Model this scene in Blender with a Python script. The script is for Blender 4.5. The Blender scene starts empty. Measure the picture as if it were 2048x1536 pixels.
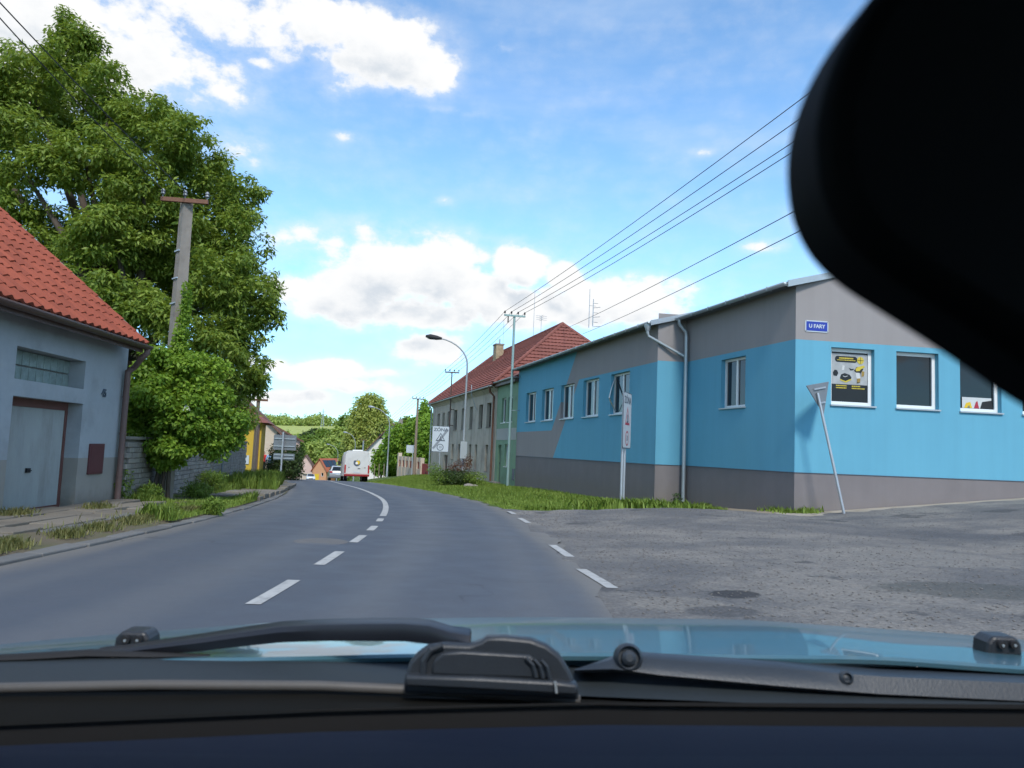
import bpy, bmesh, math, random
import numpy as np
from mathutils import Vector, Matrix
random.seed(7); RNG = np.random.default_rng(11)
S = bpy.context.scene; COL = S.collection
R = math.radians

# ------------------------------------------------------------------ camera
EYE = 1.2; FPX = 1538.0
ROLL, PITCH = R(2.35), R(4.95)
_f = np.array([0, math.cos(PITCH), math.sin(PITCH)]); _u0 = np.array([0, -math.sin(PITCH), math.cos(PITCH)]); _r0 = np.array([1., 0, 0])
_r = math.cos(ROLL)*_r0 + math.sin(ROLL)*_u0; _u = -math.sin(ROLL)*_r0 + math.cos(ROLL)*_u0
cam_d = bpy.data.cameras.new('camera'); cam = bpy.data.objects.new('camera', cam_d); COL.objects.link(cam)
cam_d.sensor_width = 36; cam_d.lens = 36*FPX/2048; cam_d.clip_start = 0.02; cam_d.clip_end = 6000
M = Matrix(((_r[0], _u[0], -_f[0], 0), (_r[1], _u[1], -_f[1], 0), (_r[2], _u[2], -_f[2], EYE), (0, 0, 0, 1)))
cam.matrix_world = M
cam_d.dof.use_dof = True; cam_d.dof.focus_distance = 24; cam_d.dof.aperture_fstop = 11.0
S.camera = cam

# ------------------------------------------------------------------ light, sky, exposure
SUN_AZ, SUN_EL = 170.0, 47.0            # degrees clockwise from the view direction (+Y), height
S.view_settings.view_transform = 'Standard'; S.view_settings.look = 'None'
S.view_settings.exposure = 0.62; S.view_settings.gamma = 1; S.view_settings.use_curve_mapping = False
sun_d = bpy.data.lights.new('sun', 'SUN'); sun_d.energy = 2.1; sun_d.angle = R(11.0); sun_d.color = (1, .95, .88)
sun = bpy.data.objects.new('sun', sun_d); COL.objects.link(sun)
_sd = Vector((math.sin(R(SUN_AZ))*math.cos(R(SUN_EL)), math.cos(R(SUN_AZ))*math.cos(R(SUN_EL)), math.sin(R(SUN_EL))))
sun.rotation_euler = _sd.to_track_quat('Z', 'Y').to_euler(); sun.location = (0, -20, 40)

def ray(px, py):
    d = _f*FPX + _r*(px-1024) + _u*(768-py)
    return d
def rayY(px, py):
    d = ray(px, py); return d/d[1]

class NT:
    """small node-tree helper"""
    def __init__(s, tree): s.t = tree; s.n = tree.nodes; s.l = tree.links
    def new(s, typ, **kw):
        n = s.n.new(typ)
        for k, v in kw.items(): setattr(n, k, v)
        return n
    def put(s, sock, v):
        if hasattr(v, 'is_linked') or hasattr(v, 'links'): s.l.new(v, sock)
        else: sock.default_value = v
    def math(s, op, a, b=None, c=None, clamp=False):
        n = s.new('ShaderNodeMath', operation=op, use_clamp=clamp)
        s.put(n.inputs[0], a)
        if b is not None: s.put(n.inputs[1], b)
        if c is not None: s.put(n.inputs[2], c)
        return n.outputs[0]
    def mix(s, f, a, b):
        n = s.new('ShaderNodeMix', data_type='RGBA')
        s.put(n.inputs[0], f); s.put(n.inputs[6], a); s.put(n.inputs[7], b); return n.outputs[2]
    def noise(s, vec, scale, detail=3, rough=.55, w=None, lac=2.0):
        n = s.new('ShaderNodeTexNoise'); n.inputs['Scale'].default_value = scale; n.inputs['Detail'].default_value = detail
        n.inputs['Roughness'].default_value = rough; n.inputs['Lacunarity'].default_value = lac
        if vec is not None: s.l.new(vec, n.inputs['Vector'])
        return n.outputs[0]
    def ramp(s, x, lo, hi, a=0., b=1., smooth=True):
        n = s.new('ShaderNodeMapRange'); n.interpolation_type = 'SMOOTHSTEP' if smooth else 'LINEAR'
        s.put(n.inputs[0], x)
        for i, v in enumerate((lo, hi, a, b)): s.put(n.inputs[1+i], v)
        return n.outputs[0]

W = bpy.data.worlds.new('World'); S.world = W; W.use_nodes = True
W.node_tree.nodes.clear()
def build_world():
    def angle(px, py):
        d = ray(px, py); d = d/np.linalg.norm(d)
        return math.atan2(d[0], d[1]), math.asin(d[2])
    blobs = [(40,60,240,150,.95),(300,120,190,85,.8),(480,35,200,62,.78),(650,50,170,62,.95),(760,95,130,70,1.05),(850,140,75,48,1.1),(420,170,110,50,.6),
             (690,590,135,58,1.1),(770,545,110,62,1.15),(880,540,88,68,1.2),(965,590,100,60,1.0),(1040,530,60,48,1.2),(1125,555,48,38,1.1),(1190,600,90,50,1.1),(1290,610,120,58,1.0),
             (850,635,240,34,.85),(1080,620,170,50,.9),(620,480,140,48,.5),(800,470,170,40,.5),
             (860,700,85,36,1.0),(620,742,150,28,.9),(700,775,160,20,.72),(570,795,130,28,.72),(790,745,60,12,.55),
             (692,275,46,15,.43),(888,400,28,12,.5),(1530,490,60,22,.6),(480,300,70,40,.5),(1395,305,26,16,.42),(512,120,36,16,.6),(680,170,50,40,.5),(1000,105,22,10,.5),(910,225,120,12,.3)]
    g = bpy.data.node_groups.new('cloud_field', 'ShaderNodeTree')
    g.interface.new_socket('az', in_out='INPUT', socket_type='NodeSocketFloat'); g.interface.new_socket('el', in_out='INPUT', socket_type='NodeSocketFloat')
    g.interface.new_socket('density', in_out='OUTPUT', socket_type='NodeSocketFloat')
    k = NT(g); gi = k.new('NodeGroupInput'); go = k.new('NodeGroupOutput')
    az, el = gi.outputs[0], gi.outputs[1]
    cv = k.new('ShaderNodeCombineXYZ'); k.l.new(az, cv.inputs[0]); k.l.new(el, cv.inputs[1])
    warp = k.noise(cv.outputs[0], 9, 2); warp2 = k.noise(cv.outputs[0], 11.3, 2)
    azw = k.math('ADD', az, k.math('MULTIPLY', k.math('SUBTRACT', warp, .5), .05))
    elw = k.math('ADD', el, k.math('MULTIPLY', k.math('SUBTRACT', warp2, .5), .035))
    tot = None
    for px, py, rx, ry, w in blobs:
        a, e = angle(px, py)
        dx = k.math('MULTIPLY', k.math('SUBTRACT', azw, a), FPX/rx); dy = k.math('MULTIPLY', k.math('SUBTRACT', elw, e), FPX/ry)
        q = k.math('MULTIPLY_ADD', dx, dx, k.math('MULTIPLY', dy, dy))
        v = k.math('MULTIPLY', k.math('EXPONENT', k.math('MULTIPLY', q, -1.0)), w)
        tot = v if tot is None else k.math('SMOOTH_MAX', tot, v, .25)
    # rest of the sky dome: broken cloud of the same kind
    far = k.math('MAXIMUM', k.ramp(k.math('ABSOLUTE', az), .62, .85), k.ramp(el, .58, .8))
    gen = k.math('MULTIPLY', k.ramp(k.noise(cv.outputs[0], 2.2, 3), .46, .66), far)
    tot = k.math('MAXIMUM', tot, gen)
    st = k.new('ShaderNodeVectorMath', operation='MULTIPLY'); k.l.new(cv.outputs[0], st.inputs[0]); st.inputs[1].default_value = (1, 1.5, 1)
    fb = k.noise(st.outputs[0], 13, 8, .62); fb2 = k.noise(st.outputs[0], 42, 5, .6)
    vo = k.new('ShaderNodeTexVoronoi', feature='F1'); vo.inputs['Scale'].default_value = 30
    k.l.new(st.outputs[0], vo.inputs['Vector'])
    bil = k.math('SUBTRACT', .45, vo.outputs['Distance'])
    amp = k.ramp(tot, .02, .55, .12, 1.0)
    d = k.math('ADD', tot, k.math('MULTIPLY', k.math('MULTIPLY', k.math('SUBTRACT', fb, .5), 1.25), amp))
    d = k.math('ADD', d, k.math('MULTIPLY', k.math('MULTIPLY', k.math('SUBTRACT', fb2, .5), amp), .5))
    d = k.math('ADD', d, k.math('MULTIPLY', k.math('MULTIPLY', bil, amp), .34))
    k.l.new(d, go.inputs[0])
    t = NT(W.node_tree)
    tc = t.new('ShaderNodeTexCoord'); sep = t.new('ShaderNodeSeparateXYZ'); t.l.new(tc.outputs['Generated'], sep.inputs[0])
    AZ = t.math('ARCTAN2', sep.outputs[0], sep.outputs[1]); EL = t.math('ARCSINE', sep.outputs[2])
    def grp(a, e):
        n = t.new('ShaderNodeGroup'); n.node_tree = g; t.put(n.inputs[0], a); t.put(n.inputs[1], e); return n.outputs[0]
    d0 = grp(AZ, EL); d1 = grp(t.math('ADD', AZ, .008), t.math('ADD', EL, .034))
    cover = t.ramp(d0, .27, .62)
    thin = t.ramp(d0, .08, .5, 0, .35)
    cover = t.math('MAXIMUM', cover, thin)
    cover = t.math('MULTIPLY', cover, t.ramp(EL, -.01, .05))
    lit = t.math('MULTIPLY', t.math('SUBTRACT', d0, d1), 2.2)
    lit = t.math('SUBTRACT', 1.0, t.math('MULTIPLY', t.ramp(d1, .35, 1.1), t.ramp(lit, -1.2, .9, 1.15, .45)), clamp=True)
    thick = t.ramp(d0, .45, .95)
    shade = t.math('SUBTRACT', 1.0, t.math('MULTIPLY', t.math('SUBTRACT', 1.0, lit), t.math('MULTIPLY', thick, 1.0)))
    ccol = t.mix(shade, (3.3, 3.6, 3.95, 1), (4.85, 4.88, 4.9, 1))
    sky = t.new('ShaderNodeTexSky', sky_type='NISHITA'); sky.sun_disc = False
    sky.sun_elevation = R(SUN_EL); sky.sun_rotation = R(SUN_AZ); sky.altitude = 300; sky.air_density = 1.0; sky.dust_density = .25; sky.ozone_density = 1.6
    # thin high veil, strongest towards the horizon
    veil_n = t.new('ShaderNodeCombineXYZ'); t.put(veil_n.inputs[0], t.math('MULTIPLY', AZ, 2.0)); t.put(veil_n.inputs[1], t.math('MULTIPLY', EL, 9.0))
    veil = t.math('MULTIPLY', t.ramp(t.noise(veil_n.outputs[0], 1.6, 4, .55), .40, .8), .30)
    mul = t.new('ShaderNodeMix', data_type='RGBA', blend_type='MULTIPLY'); mul.inputs[0].default_value = 1
    t.l.new(sky.outputs[0], mul.inputs[6]); mul.inputs[7].default_value = (.96, 1.22, 1.31, 1)
    low = t.mix(t.ramp(EL, .0, .30), (.56, .70, .86, 1), (1, 1, 1, 1)); mu2 = t.new('ShaderNodeMix', data_type='RGBA', blend_type='MULTIPLY'); mu2.inputs[0].default_value = 1
    t.l.new(mul.outputs[2], mu2.inputs[6]); t.l.new(low, mu2.inputs[7])
    s2 = t.mix(veil, mu2.outputs[2], (3.3, 4.0, 5.0, 1))
    out = t.mix(cover, s2, ccol)
    bg = t.new('ShaderNodeBackground'); bg.inputs['Strength'].default_value = .135; t.l.new(out, bg.inputs[0])
    wo = t.new('ShaderNodeOutputWorld'); t.l.new(bg.outputs[0], wo.inputs[0])
build_world()
W.cycles.sampling_method = 'NONE'
S.cycles.max_bounces = 5; S.cycles.diffuse_bounces = 2; S.cycles.glossy_bounces = 3; S.cycles.transmission_bounces = 2
S.cycles.adaptive_threshold = .02; S.cycles.caustics_reflective = False; S.cycles.caustics_refractive = False

# ------------------------------------------------------------------ geometry helpers
def V(*a): return np.array(a[0] if len(a) == 1 else a, float)
def at(px, py, y):
    d = rayY(px, py); return V(d[0]*y, y, EYE+d[2]*y)
def on(px, py, P, az):
    d = rayY(px, py); a = R(az); n = V(math.cos(a), -math.sin(a)); t = (V(P[0], P[1])@n)/(d[:2]@n)
    return V(d[0]*t, t, EYE+d[2]*t)
def dirv(az): return V(math.sin(R(az)), math.cos(R(az)), 0)
Zv = V(0, 0, 1)
def nrm(v): return v/np.linalg.norm(v)

def worg(o):
    p = Vector((0, 0, 0))
    while o is not None: p = p+o.location; o = o.parent
    return np.array(p)

class MB:
    def __init__(s): s.v = []; s.f = []; s.m = []; s.uv = []
    def add(s, vs, fs, mi=0, uvs=None):
        b = len(s.v); s.v += [tuple(map(float, p)) for p in vs]
        for i, f in enumerate(fs):
            s.f.append(tuple(b+j for j in f)); s.m.append(mi); s.uv.append(uvs[i] if uvs else None)
        return s
    def box(s, c, a, b, d, mi=0):
        c, a, b, d = V(c), V(a), V(b), V(d)
        vs = [c+i*a+j*b+k*d for k in (-1, 1) for j in (-1, 1) for i in (-1, 1)]
        return s.add(vs, [(0, 2, 3, 1), (4, 5, 7, 6), (0, 1, 5, 4), (2, 6, 7, 3), (0, 4, 6, 2), (1, 3, 7, 5)], mi)
    def abox(s, x0, x1, y0, y1, z0, z1, mi=0):
        return s.box(((x0+x1)/2, (y0+y1)/2, (z0+z1)/2), ((x1-x0)/2, 0, 0), (0, (y1-y0)/2, 0), (0, 0, (z1-z0)/2), mi)
    def prism(s, poly, vec, mi=0):
        n = len(poly); poly = [V(p) for p in poly]; vec = V(vec)
        vs = poly+[p+vec for p in poly]
        fs = [tuple(range(n))[::-1], tuple(range(n, 2*n))]+[(i, (i+1) % n, n+(i+1) % n, n+i) for i in range(n)]
        return s.add(vs, fs, mi)
    def tube(s, pts, r, n=8, mi=0, cap=True, flat=1.0):
        pts = [V(p) for p in pts]; m = len(pts); rs = r if isinstance(r, (list, tuple)) else [r]*m
        t0 = nrm(pts[1]-pts[0]); ref = V(0, 0, 1) if abs(t0[2]) < .9 else V(1, 0, 0)
        u = nrm(np.cross(t0, ref)); vs = []
        for i in range(m):
            t = nrm((pts[min(i+1, m-1)]-pts[max(i-1, 0)]))
            u = u-t*(u@t); u = nrm(u); w = np.cross(t, u)
            for j in range(n):
                a = 2*math.pi*j/n; vs.append(pts[i]+rs[i]*(math.cos(a)*u+flat*math.sin(a)*w))
        fs = [(i*n+j, i*n+(j+1) % n, (i+1)*n+(j+1) % n, (i+1)*n+j) for i in range(m-1) for j in range(n)]
        if cap: fs += [tuple(range(n))[::-1], tuple(range((m-1)*n, m*n))]
        return s.add(vs, fs, mi)
    def lathe(s, c, axis, prof, n=14, mi=0):
        """prof: list of (radius, distance along axis)"""
        c, ax = V(c), nrm(V(axis)); ref = V(0, 0, 1) if abs(ax[2]) < .9 else V(1, 0, 0)
        u = nrm(np.cross(ax, ref)); w = np.cross(ax, u)
        vs = [c+ax*h+r*(math.cos(2*math.pi*j/n)*u+math.sin(2*math.pi*j/n)*w) for r, h in prof for j in range(n)]; m = len(prof)
        fs = [(i*n+j, i*n+(j+1) % n, (i+1)*n+(j+1) % n, (i+1)*n+j) for i in range(m-1) for j in range(n)]
        fs += [tuple(range(n))[::-1], tuple(range((m-1)*n, m*n))]
        return s.add(vs, fs, mi)
    def grid(s, P, mi=0):
        """P[i][j] -> point"""
        a, b = len(P), len(P[0]); vs = [p for row in P for p in row]
        return s.add(vs, [(i*b+j, i*b+j+1, (i+1)*b+j+1, (i+1)*b+j) for i in range(a-1) for j in range(b-1)], mi)
    def build(s, name, mat, parent=None, smooth=False, bevel=0, local=False):
        o0 = worg(parent) if (parent is not None and not local) else V(0, 0, 0)
        me = bpy.data.meshes.new(name)
        me.from_pydata([(p[0]-o0[0], p[1]-o0[1], p[2]-o0[2]) for p in s.v], [], s.f)
        for m in (mat if isinstance(mat, (list, tuple)) else [mat]): me.materials.append(m)
        me.polygons.foreach_set('material_index', s.m)
        if any(u is not None for u in s.uv):
            L = me.uv_layers.new(name='uv')
            for p, u in zip(me.polygons, s.uv):
                if u is not None:
                    for li, c in zip(p.loop_indices, u): L.data[li].uv = c
        bm = bmesh.new(); bm.from_mesh(me); bmesh.ops.recalc_face_normals(bm, faces=bm.faces); bm.to_mesh(me); bm.free()
        if smooth is True: me.shade_smooth()
        elif smooth: 
            me.shade_smooth(); me.set_sharp_from_angle(angle=R(smooth))
        o = bpy.data.objects.new(name, me); COL.objects.link(o); o.parent = parent
        if bevel:
            b = o.modifiers.new('bevel', 'BEVEL'); b.width = bevel; b.segments = 2; b.limit_method = 'ANGLE'; b.angle_limit = R(40)
        return o

def tag(o, label, cat, group=None):
    o['label'] = label; o['category'] = cat
    if group: o['group'] = group
    return o
def struct(o): o['kind'] = 'structure'; return o
def thing(name, label, cat, loc, group=None):
    o = bpy.data.objects.new(name, None); COL.objects.link(o); o.location = tuple(map(float, loc)); o.empty_display_size = .2
    return tag(o, label, cat, group)
def copy_tree(o, parent=None):
    c = o.copy(); COL.objects.link(c); c.parent = parent
    for ch in list(o.children): copy_tree(ch, c)
    return c
def raw_mesh(name, verts, quads, mat, parent=None):
    """verts n x 3, quads m x k (numpy, world coordinates)"""
    o0 = worg(parent) if parent is not None else V(0, 0, 0)
    me = bpy.data.meshes.new(name); nv, (nq, k) = len(verts), quads.shape
    me.vertices.add(nv); me.vertices.foreach_set('co', (verts-o0).astype(np.float32).ravel())
    me.loops.add(nq*k); me.loops.foreach_set('vertex_index', quads.astype(np.int32).ravel())
    me.polygons.add(nq); me.polygons.foreach_set('loop_start', np.arange(0, nq*k, k, dtype=np.int32))
    me.update(calc_edges=True); me.materials.append(mat)
    o = bpy.data.objects.new(name, me); COL.objects.link(o); o.parent = parent
    return o

# ------------------------------------------------------------------ materials
def mat(name, col, rough=.8, var=.12, vs=1.2, bump=0., bs=25, metal=0., spec=.4, coat=0., dirt=None, stretch=(1, 1, 1), var2=.06, orand=0.):
    """plain surface: colour, large and small blotches, fine relief; dirt = (colour, amount, scale)"""
    m = bpy.data.materials.new(name); m.use_nodes = True; k = NT(m.node_tree); b = k.n['Principled BSDF']
    tc = k.new('ShaderNodeTexCoord'); mp = k.new('ShaderNodeMapping'); mp.inputs['Scale'].default_value = stretch
    k.l.new(tc.outputs['Object'], mp.inputs[0]); vec = mp.outputs[0]
    n1 = k.noise(vec, vs, 5, .6); n2 = k.noise(vec, vs*14, 3, .6)
    f = k.math('ADD', k.math('MULTIPLY', k.math('SUBTRACT', n1, .5), 2*var), k.math('MULTIPLY', k.math('SUBTRACT', n2, .5), 2*var2))
    f = k.math('ADD', f, 1.0)
    if orand: oi = k.new('ShaderNodeObjectInfo'); f = k.math('ADD', f, k.math('MULTIPLY', k.math('SUBTRACT', oi.outputs['Random'], .5), 2*orand))
    vm = k.new('ShaderNodeVectorMath', operation='SCALE'); vm.inputs[0].default_value = col[:3]; k.l.new(f, vm.inputs['Scale'])
    c = vm.outputs[0]
    if dirt: c = k.mix(k.math('MULTIPLY', k.ramp(k.noise(vec, dirt[2], 6, .65), .45, .75), dirt[1]), c, (*dirt[0], 1))
    k.l.new(c, b.inputs['Base Color'])
    b.inputs['Roughness'].default_value = rough; b.inputs['Metallic'].default_value = metal; b.inputs['Specular IOR Level'].default_value = spec
    b.inputs['Coat Weight'].default_value = coat; b.inputs['Coat Roughness'].default_value = .03
    if bump:
        bn = k.new('ShaderNodeBump'); bn.inputs['Strength'].default_value = bump; bn.inputs['Distance'].default_value = .02
        k.l.new(k.noise(vec, bs, 4, .65), bn.inputs['Height']); k.l.new(bn.outputs[0], b.inputs['Normal'])
    return m
def leafmat(name, col, col2, trans=.3):
    m = bpy.data.materials.new(name); m.use_nodes = True; k = NT(m.node_tree); b = k.n['Principled BSDF']
    geo = k.new('ShaderNodeNewGeometry'); tc = k.new('ShaderNodeTexCoord')
    f = k.math('ADD', k.math('MULTIPLY', geo.outputs['Random Per Island'], .65), k.math('MULTIPLY', k.ramp(k.noise(tc.outputs['Object'], .9, 3), .35, .65), .35))
    c = k.mix(f, (*col, 1), (*col2, 1)); k.l.new(c, b.inputs['Base Color'])
    b.inputs['Roughness'].default_value = .55; b.inputs['Specular IOR Level'].default_value = .35
    tr = k.new('ShaderNodeBsdfTranslucent'); k.l.new(k.mix(.5, c, (col2[0]*1.3, col2[1]*1.25, col2[2]*.6, 1)), tr.inputs[0])
    ms = k.new('ShaderNodeMixShader'); ms.inputs[0].default_value = trans; k.l.new(b.outputs[0], ms.inputs[1]); k.l.new(tr.outputs[0], ms.inputs[2])
    k.l.new(ms.outputs[0], k.n['Material Output'].inputs['Surface'])
    return m
def glassmat(name, col=(.02, .025, .03), rough=.03):
    m = bpy.data.materials.new(name); m.use_nodes = True; b = m.node_tree.nodes['Principled BSDF']; k = NT(m.node_tree)
    b.inputs['Base Color'].default_value = (*col, 1); b.inputs['Roughness'].default_value = rough; b.inputs['Specular IOR Level'].default_value = .5
    tc = k.new('ShaderNodeTexCoord'); bn = k.new('ShaderNodeBump'); bn.inputs['Strength'].default_value = .04; bn.inputs['Distance'].default_value = .05
    k.l.new(k.noise(tc.outputs['Object'], 1.5, 1), bn.inputs['Height']); k.l.new(bn.outputs[0], b.inputs['Normal'])
    return m

MT = dict(
 white_paint=mat('white_paint', (.40, .40, .385), .75, .2, 3, dirt=((.14, .14, .14), .75, 9)),
 pvc=mat('pvc', (.78, .78, .76), .35, .03, 2),
 zinc=mat('zinc', (.42, .46, .48), .42, .12, 3, metal=.55),
 steel=mat('steel', (.48, .5, .52), .4, .12, 3, metal=.6),
 lamp_paint=mat('lamp_paint', (.30, .33, .345), .5, .1, 3, metal=.3),
 green_steel=mat('green_steel', (.28, .40, .38), .5, .1, 3, metal=.2),
 brown_metal=mat('brown_metal', (.11, .065, .05), .5, .2, 4),
 brown_pipe=mat('brown_pipe', (.16, .10, .085), .5, .2, 4),
 rust=mat('rust', (.17, .085, .055), .85, .3, 6, bump=.3),
 concrete=mat('concrete', (.255, .23, .20), .9, .15, 4, bump=.3, bs=60, dirt=((.14, .12, .10), .5, 3)),
 slab=mat('slab', (.185, .165, .135), .92, .2, 2, orand=.18, bump=.4, bs=40, dirt=((.16, .14, .11), .6, 2.5)),
 kerbstone=mat('kerbstone', (.15, .15, .145), .9, .2, 4, orand=.2, bump=.5, bs=30, dirt=((.12, .11, .10), .6, 4)),
 wood_pole=mat('wood_pole', (.26, .20, .15), .9, .2, 3, bump=.4, bs=30, stretch=(6, 6, .6)),
 dark=mat('dark', (.02, .02, .022), .7, .1, 4),
 wire=mat('wire', (.05, .055, .06), .6, .05, 2),
 glass=glassmat('glass'), glass_dark=glassmat('glass_dark', (.008, .012, .014), .05),
 black_plastic=mat('black_plastic', (.02, .022, .026), .38, .15, 20, bump=.12, bs=500, spec=.5),
 rubber=mat('rubber', (.014, .014, .015), .75, .1, 10),
 lacquer_red=mat('lacquer_red', (.28, .02, .025), .35, .1, 4),
 red_light=mat('red_light', (.42, .015, .02), .15, .05, 8, spec=.6),
 orange_light=mat('orange_light', (.6, .2, .03), .2, .05, 8),
 sign_white=mat('sign_white', (.50, .55, .59), .4, .04, 4), sign_blue=mat('sign_blue', (.02, .045, .33), .35, .06, 5),
 sign_grey=mat('sign_grey', (.20, .22, .24), .5, .12, 5, metal=.3), sign_line=mat('sign_line', (.085, .105, .135), .5, .05, 5), sign_red=mat('sign_red', (.38, .03, .05), .45, .05, 5),
 yellow=mat('yellow', (.70, .46, .03), .6, .08, 6),
 bark=mat('bark', (.09, .07, .055), .95, .3, 4, bump=.8, bs=18, stretch=(1, 1, .35)),
)
# ------------------------------------------------------------------ terrain functions
_cy = np.array([-60, -20, 0, 6.6, 8.75, 10.8, 12.8, 15, 17.3, 22.2, 26.3, 31.3, 38.6, 61, 110, 166, 260, 420.])
_cx = np.array([-3.0, -2.1, -1.93, -1.93, -1.98, -2.07, -2.19, -2.41, -2.70, -3.56, -4.57, -5.95, -8.2, -14.4, -27.9, -43.4, -69, -110.])
_sl = np.gradient(_cx, _cy); _sl[2] = 0; _sl[3] = -.01
def CX(y):
    y = np.asarray(y, float); i = np.clip(np.searchsorted(_cy, y)-1, 0, len(_cy)-2); h = _cy[i+1]-_cy[i]; t = np.clip((y-_cy[i])/h, 0, 1)
    return ((2*t**3-3*t**2+1)*_cx[i]+(t**3-2*t**2+t)*h*_sl[i]+(-2*t**3+3*t**2)*_cx[i+1]+(t**3-t**2)*h*_sl[i+1])
def CS(y): return (CX(np.asarray(y)+.3)-CX(np.asarray(y)-.3))/.6
LW, RW = 2.85, 2.92                                    # lane widths left and right of the centre line
def GZ(y):
    y = np.asarray(y, float); k = .049/77; yy = np.maximum(y, -14)
    z = np.where(yy < 63, -k*((yy+14)**2/2-98), -k*(77**2/2-98)-.0505*(np.minimum(yy, 205)-63))
    z = z+np.interp(y, [205, 300, 420, 620, 900, 1300, 3000], [0, 0, 4, 17.6, 31, 34, 20])
    return z
def OFF(x, y):
    """signed distance from the centre line, right positive"""
    return (np.asarray(x)-CX(y))/np.sqrt(1+CS(y)**2)
def sstep(t): t = np.clip(t, 0, 1); return t*t*(3-2*t)
def H(x, y):
    x = np.asarray(x, float); y = np.asarray(y, float); o = OFF(x, y)
    z = GZ(y)
    rr = np.interp(y, [0, 10, 19, 24.5, 40, 45, 66, 85, 110], [.02, .1, .2, .06, .17, .33, .8, .7, 0])
    z = z+rr*sstep((o-RW)/5)+.1*np.clip(x-7.0, 0, 14)*sstep((y+8)/6)*sstep((30-y)/5)
    z = z+np.interp(y, [0, 30, 60, 100], [.10, .10, .1, 0])*sstep((-o-LW-.2)/.6)
    far = sstep((y-230)/120)
    return z+far*(2.2*np.sin(x*.013+1)+1.5*np.sin(x*.031+y*.008))
def ground_at(px, py):
    d = rayY(px, py); ys = np.linspace(2, 120, 24000); return V(*[float(v) for v in next((d[0]*a, a, H(d[0]*a, a)) for a in ys[np.argmax(EYE+d[2]*ys-H(d[0]*ys, ys) < 0):])])
def frame_at(y, off):
    """world point at arc parameter y and offset (right positive) from the centre line"""
    s = CS(y); n = np.sqrt(1+s*s)
    return CX(y)+off/n, np.asarray(y)-off*s/n

# ------------------------------------------------------------------ ground
def m_ground():
    m = bpy.data.materials.new('grass_soil'); m.use_nodes = True; k = NT(m.node_tree); b = k.n['Principled BSDF']
    tc = k.new('ShaderNodeTexCoord'); v = tc.outputs['Object']
    g = k.mix(k.noise(v, .35, 5, .6), (.05, .085, .018, 1), (.105, .15, .03, 1))
    g = k.mix(k.ramp(k.noise(v, .9, 6, .7), .52, .72), g, (.16, .125, .075, 1))
    k.l.new(g, b.inputs['Base Color']); b.inputs['Roughness'].default_value = .95; b.inputs['Specular IOR Level'].default_value = .15
    bn = k.new('ShaderNodeBump'); bn.inputs['Strength'].default_value = .6; bn.inputs['Distance'].default_value = .05
    k.l.new(k.noise(v, 14, 5, .7), bn.inputs['Height']); k.l.new(bn.outputs[0], b.inputs['Normal'])
    return m
def axis(a, b, st, lo, hi):
    c = list(np.arange(a, b+.01, st)); v, s = c[-1], st
    while v < hi: s *= 1.13; v += s; c.append(v)
    v, s = c[0], st
    while v > lo: s *= 1.13; v -= s; c.insert(0, v)
    return np.array(c)
xs, ys = axis(-22, 22, .6, -1600, 1600), axis(-12, 72, .6, -300, 3200)
gx, gy = np.meshgrid(xs, ys); gz = H(gx, gy); oo = OFF(gx, gy)
gz = gz-.09*((oo > -LW-.1) & (oo < RW+.05) & (gy < 330))
idx = np.arange(gx.size).reshape(gx.shape)
q = np.stack([idx[:-1, :-1], idx[:-1, 1:], idx[1:, 1:], idx[1:, :-1]], -1).reshape(-1, 4)
ground = struct(raw_mesh('ground', np.stack([gx, gy, gz], -1).reshape(-1, 3), q, m_ground())); ground.data.shade_smooth()

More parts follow.
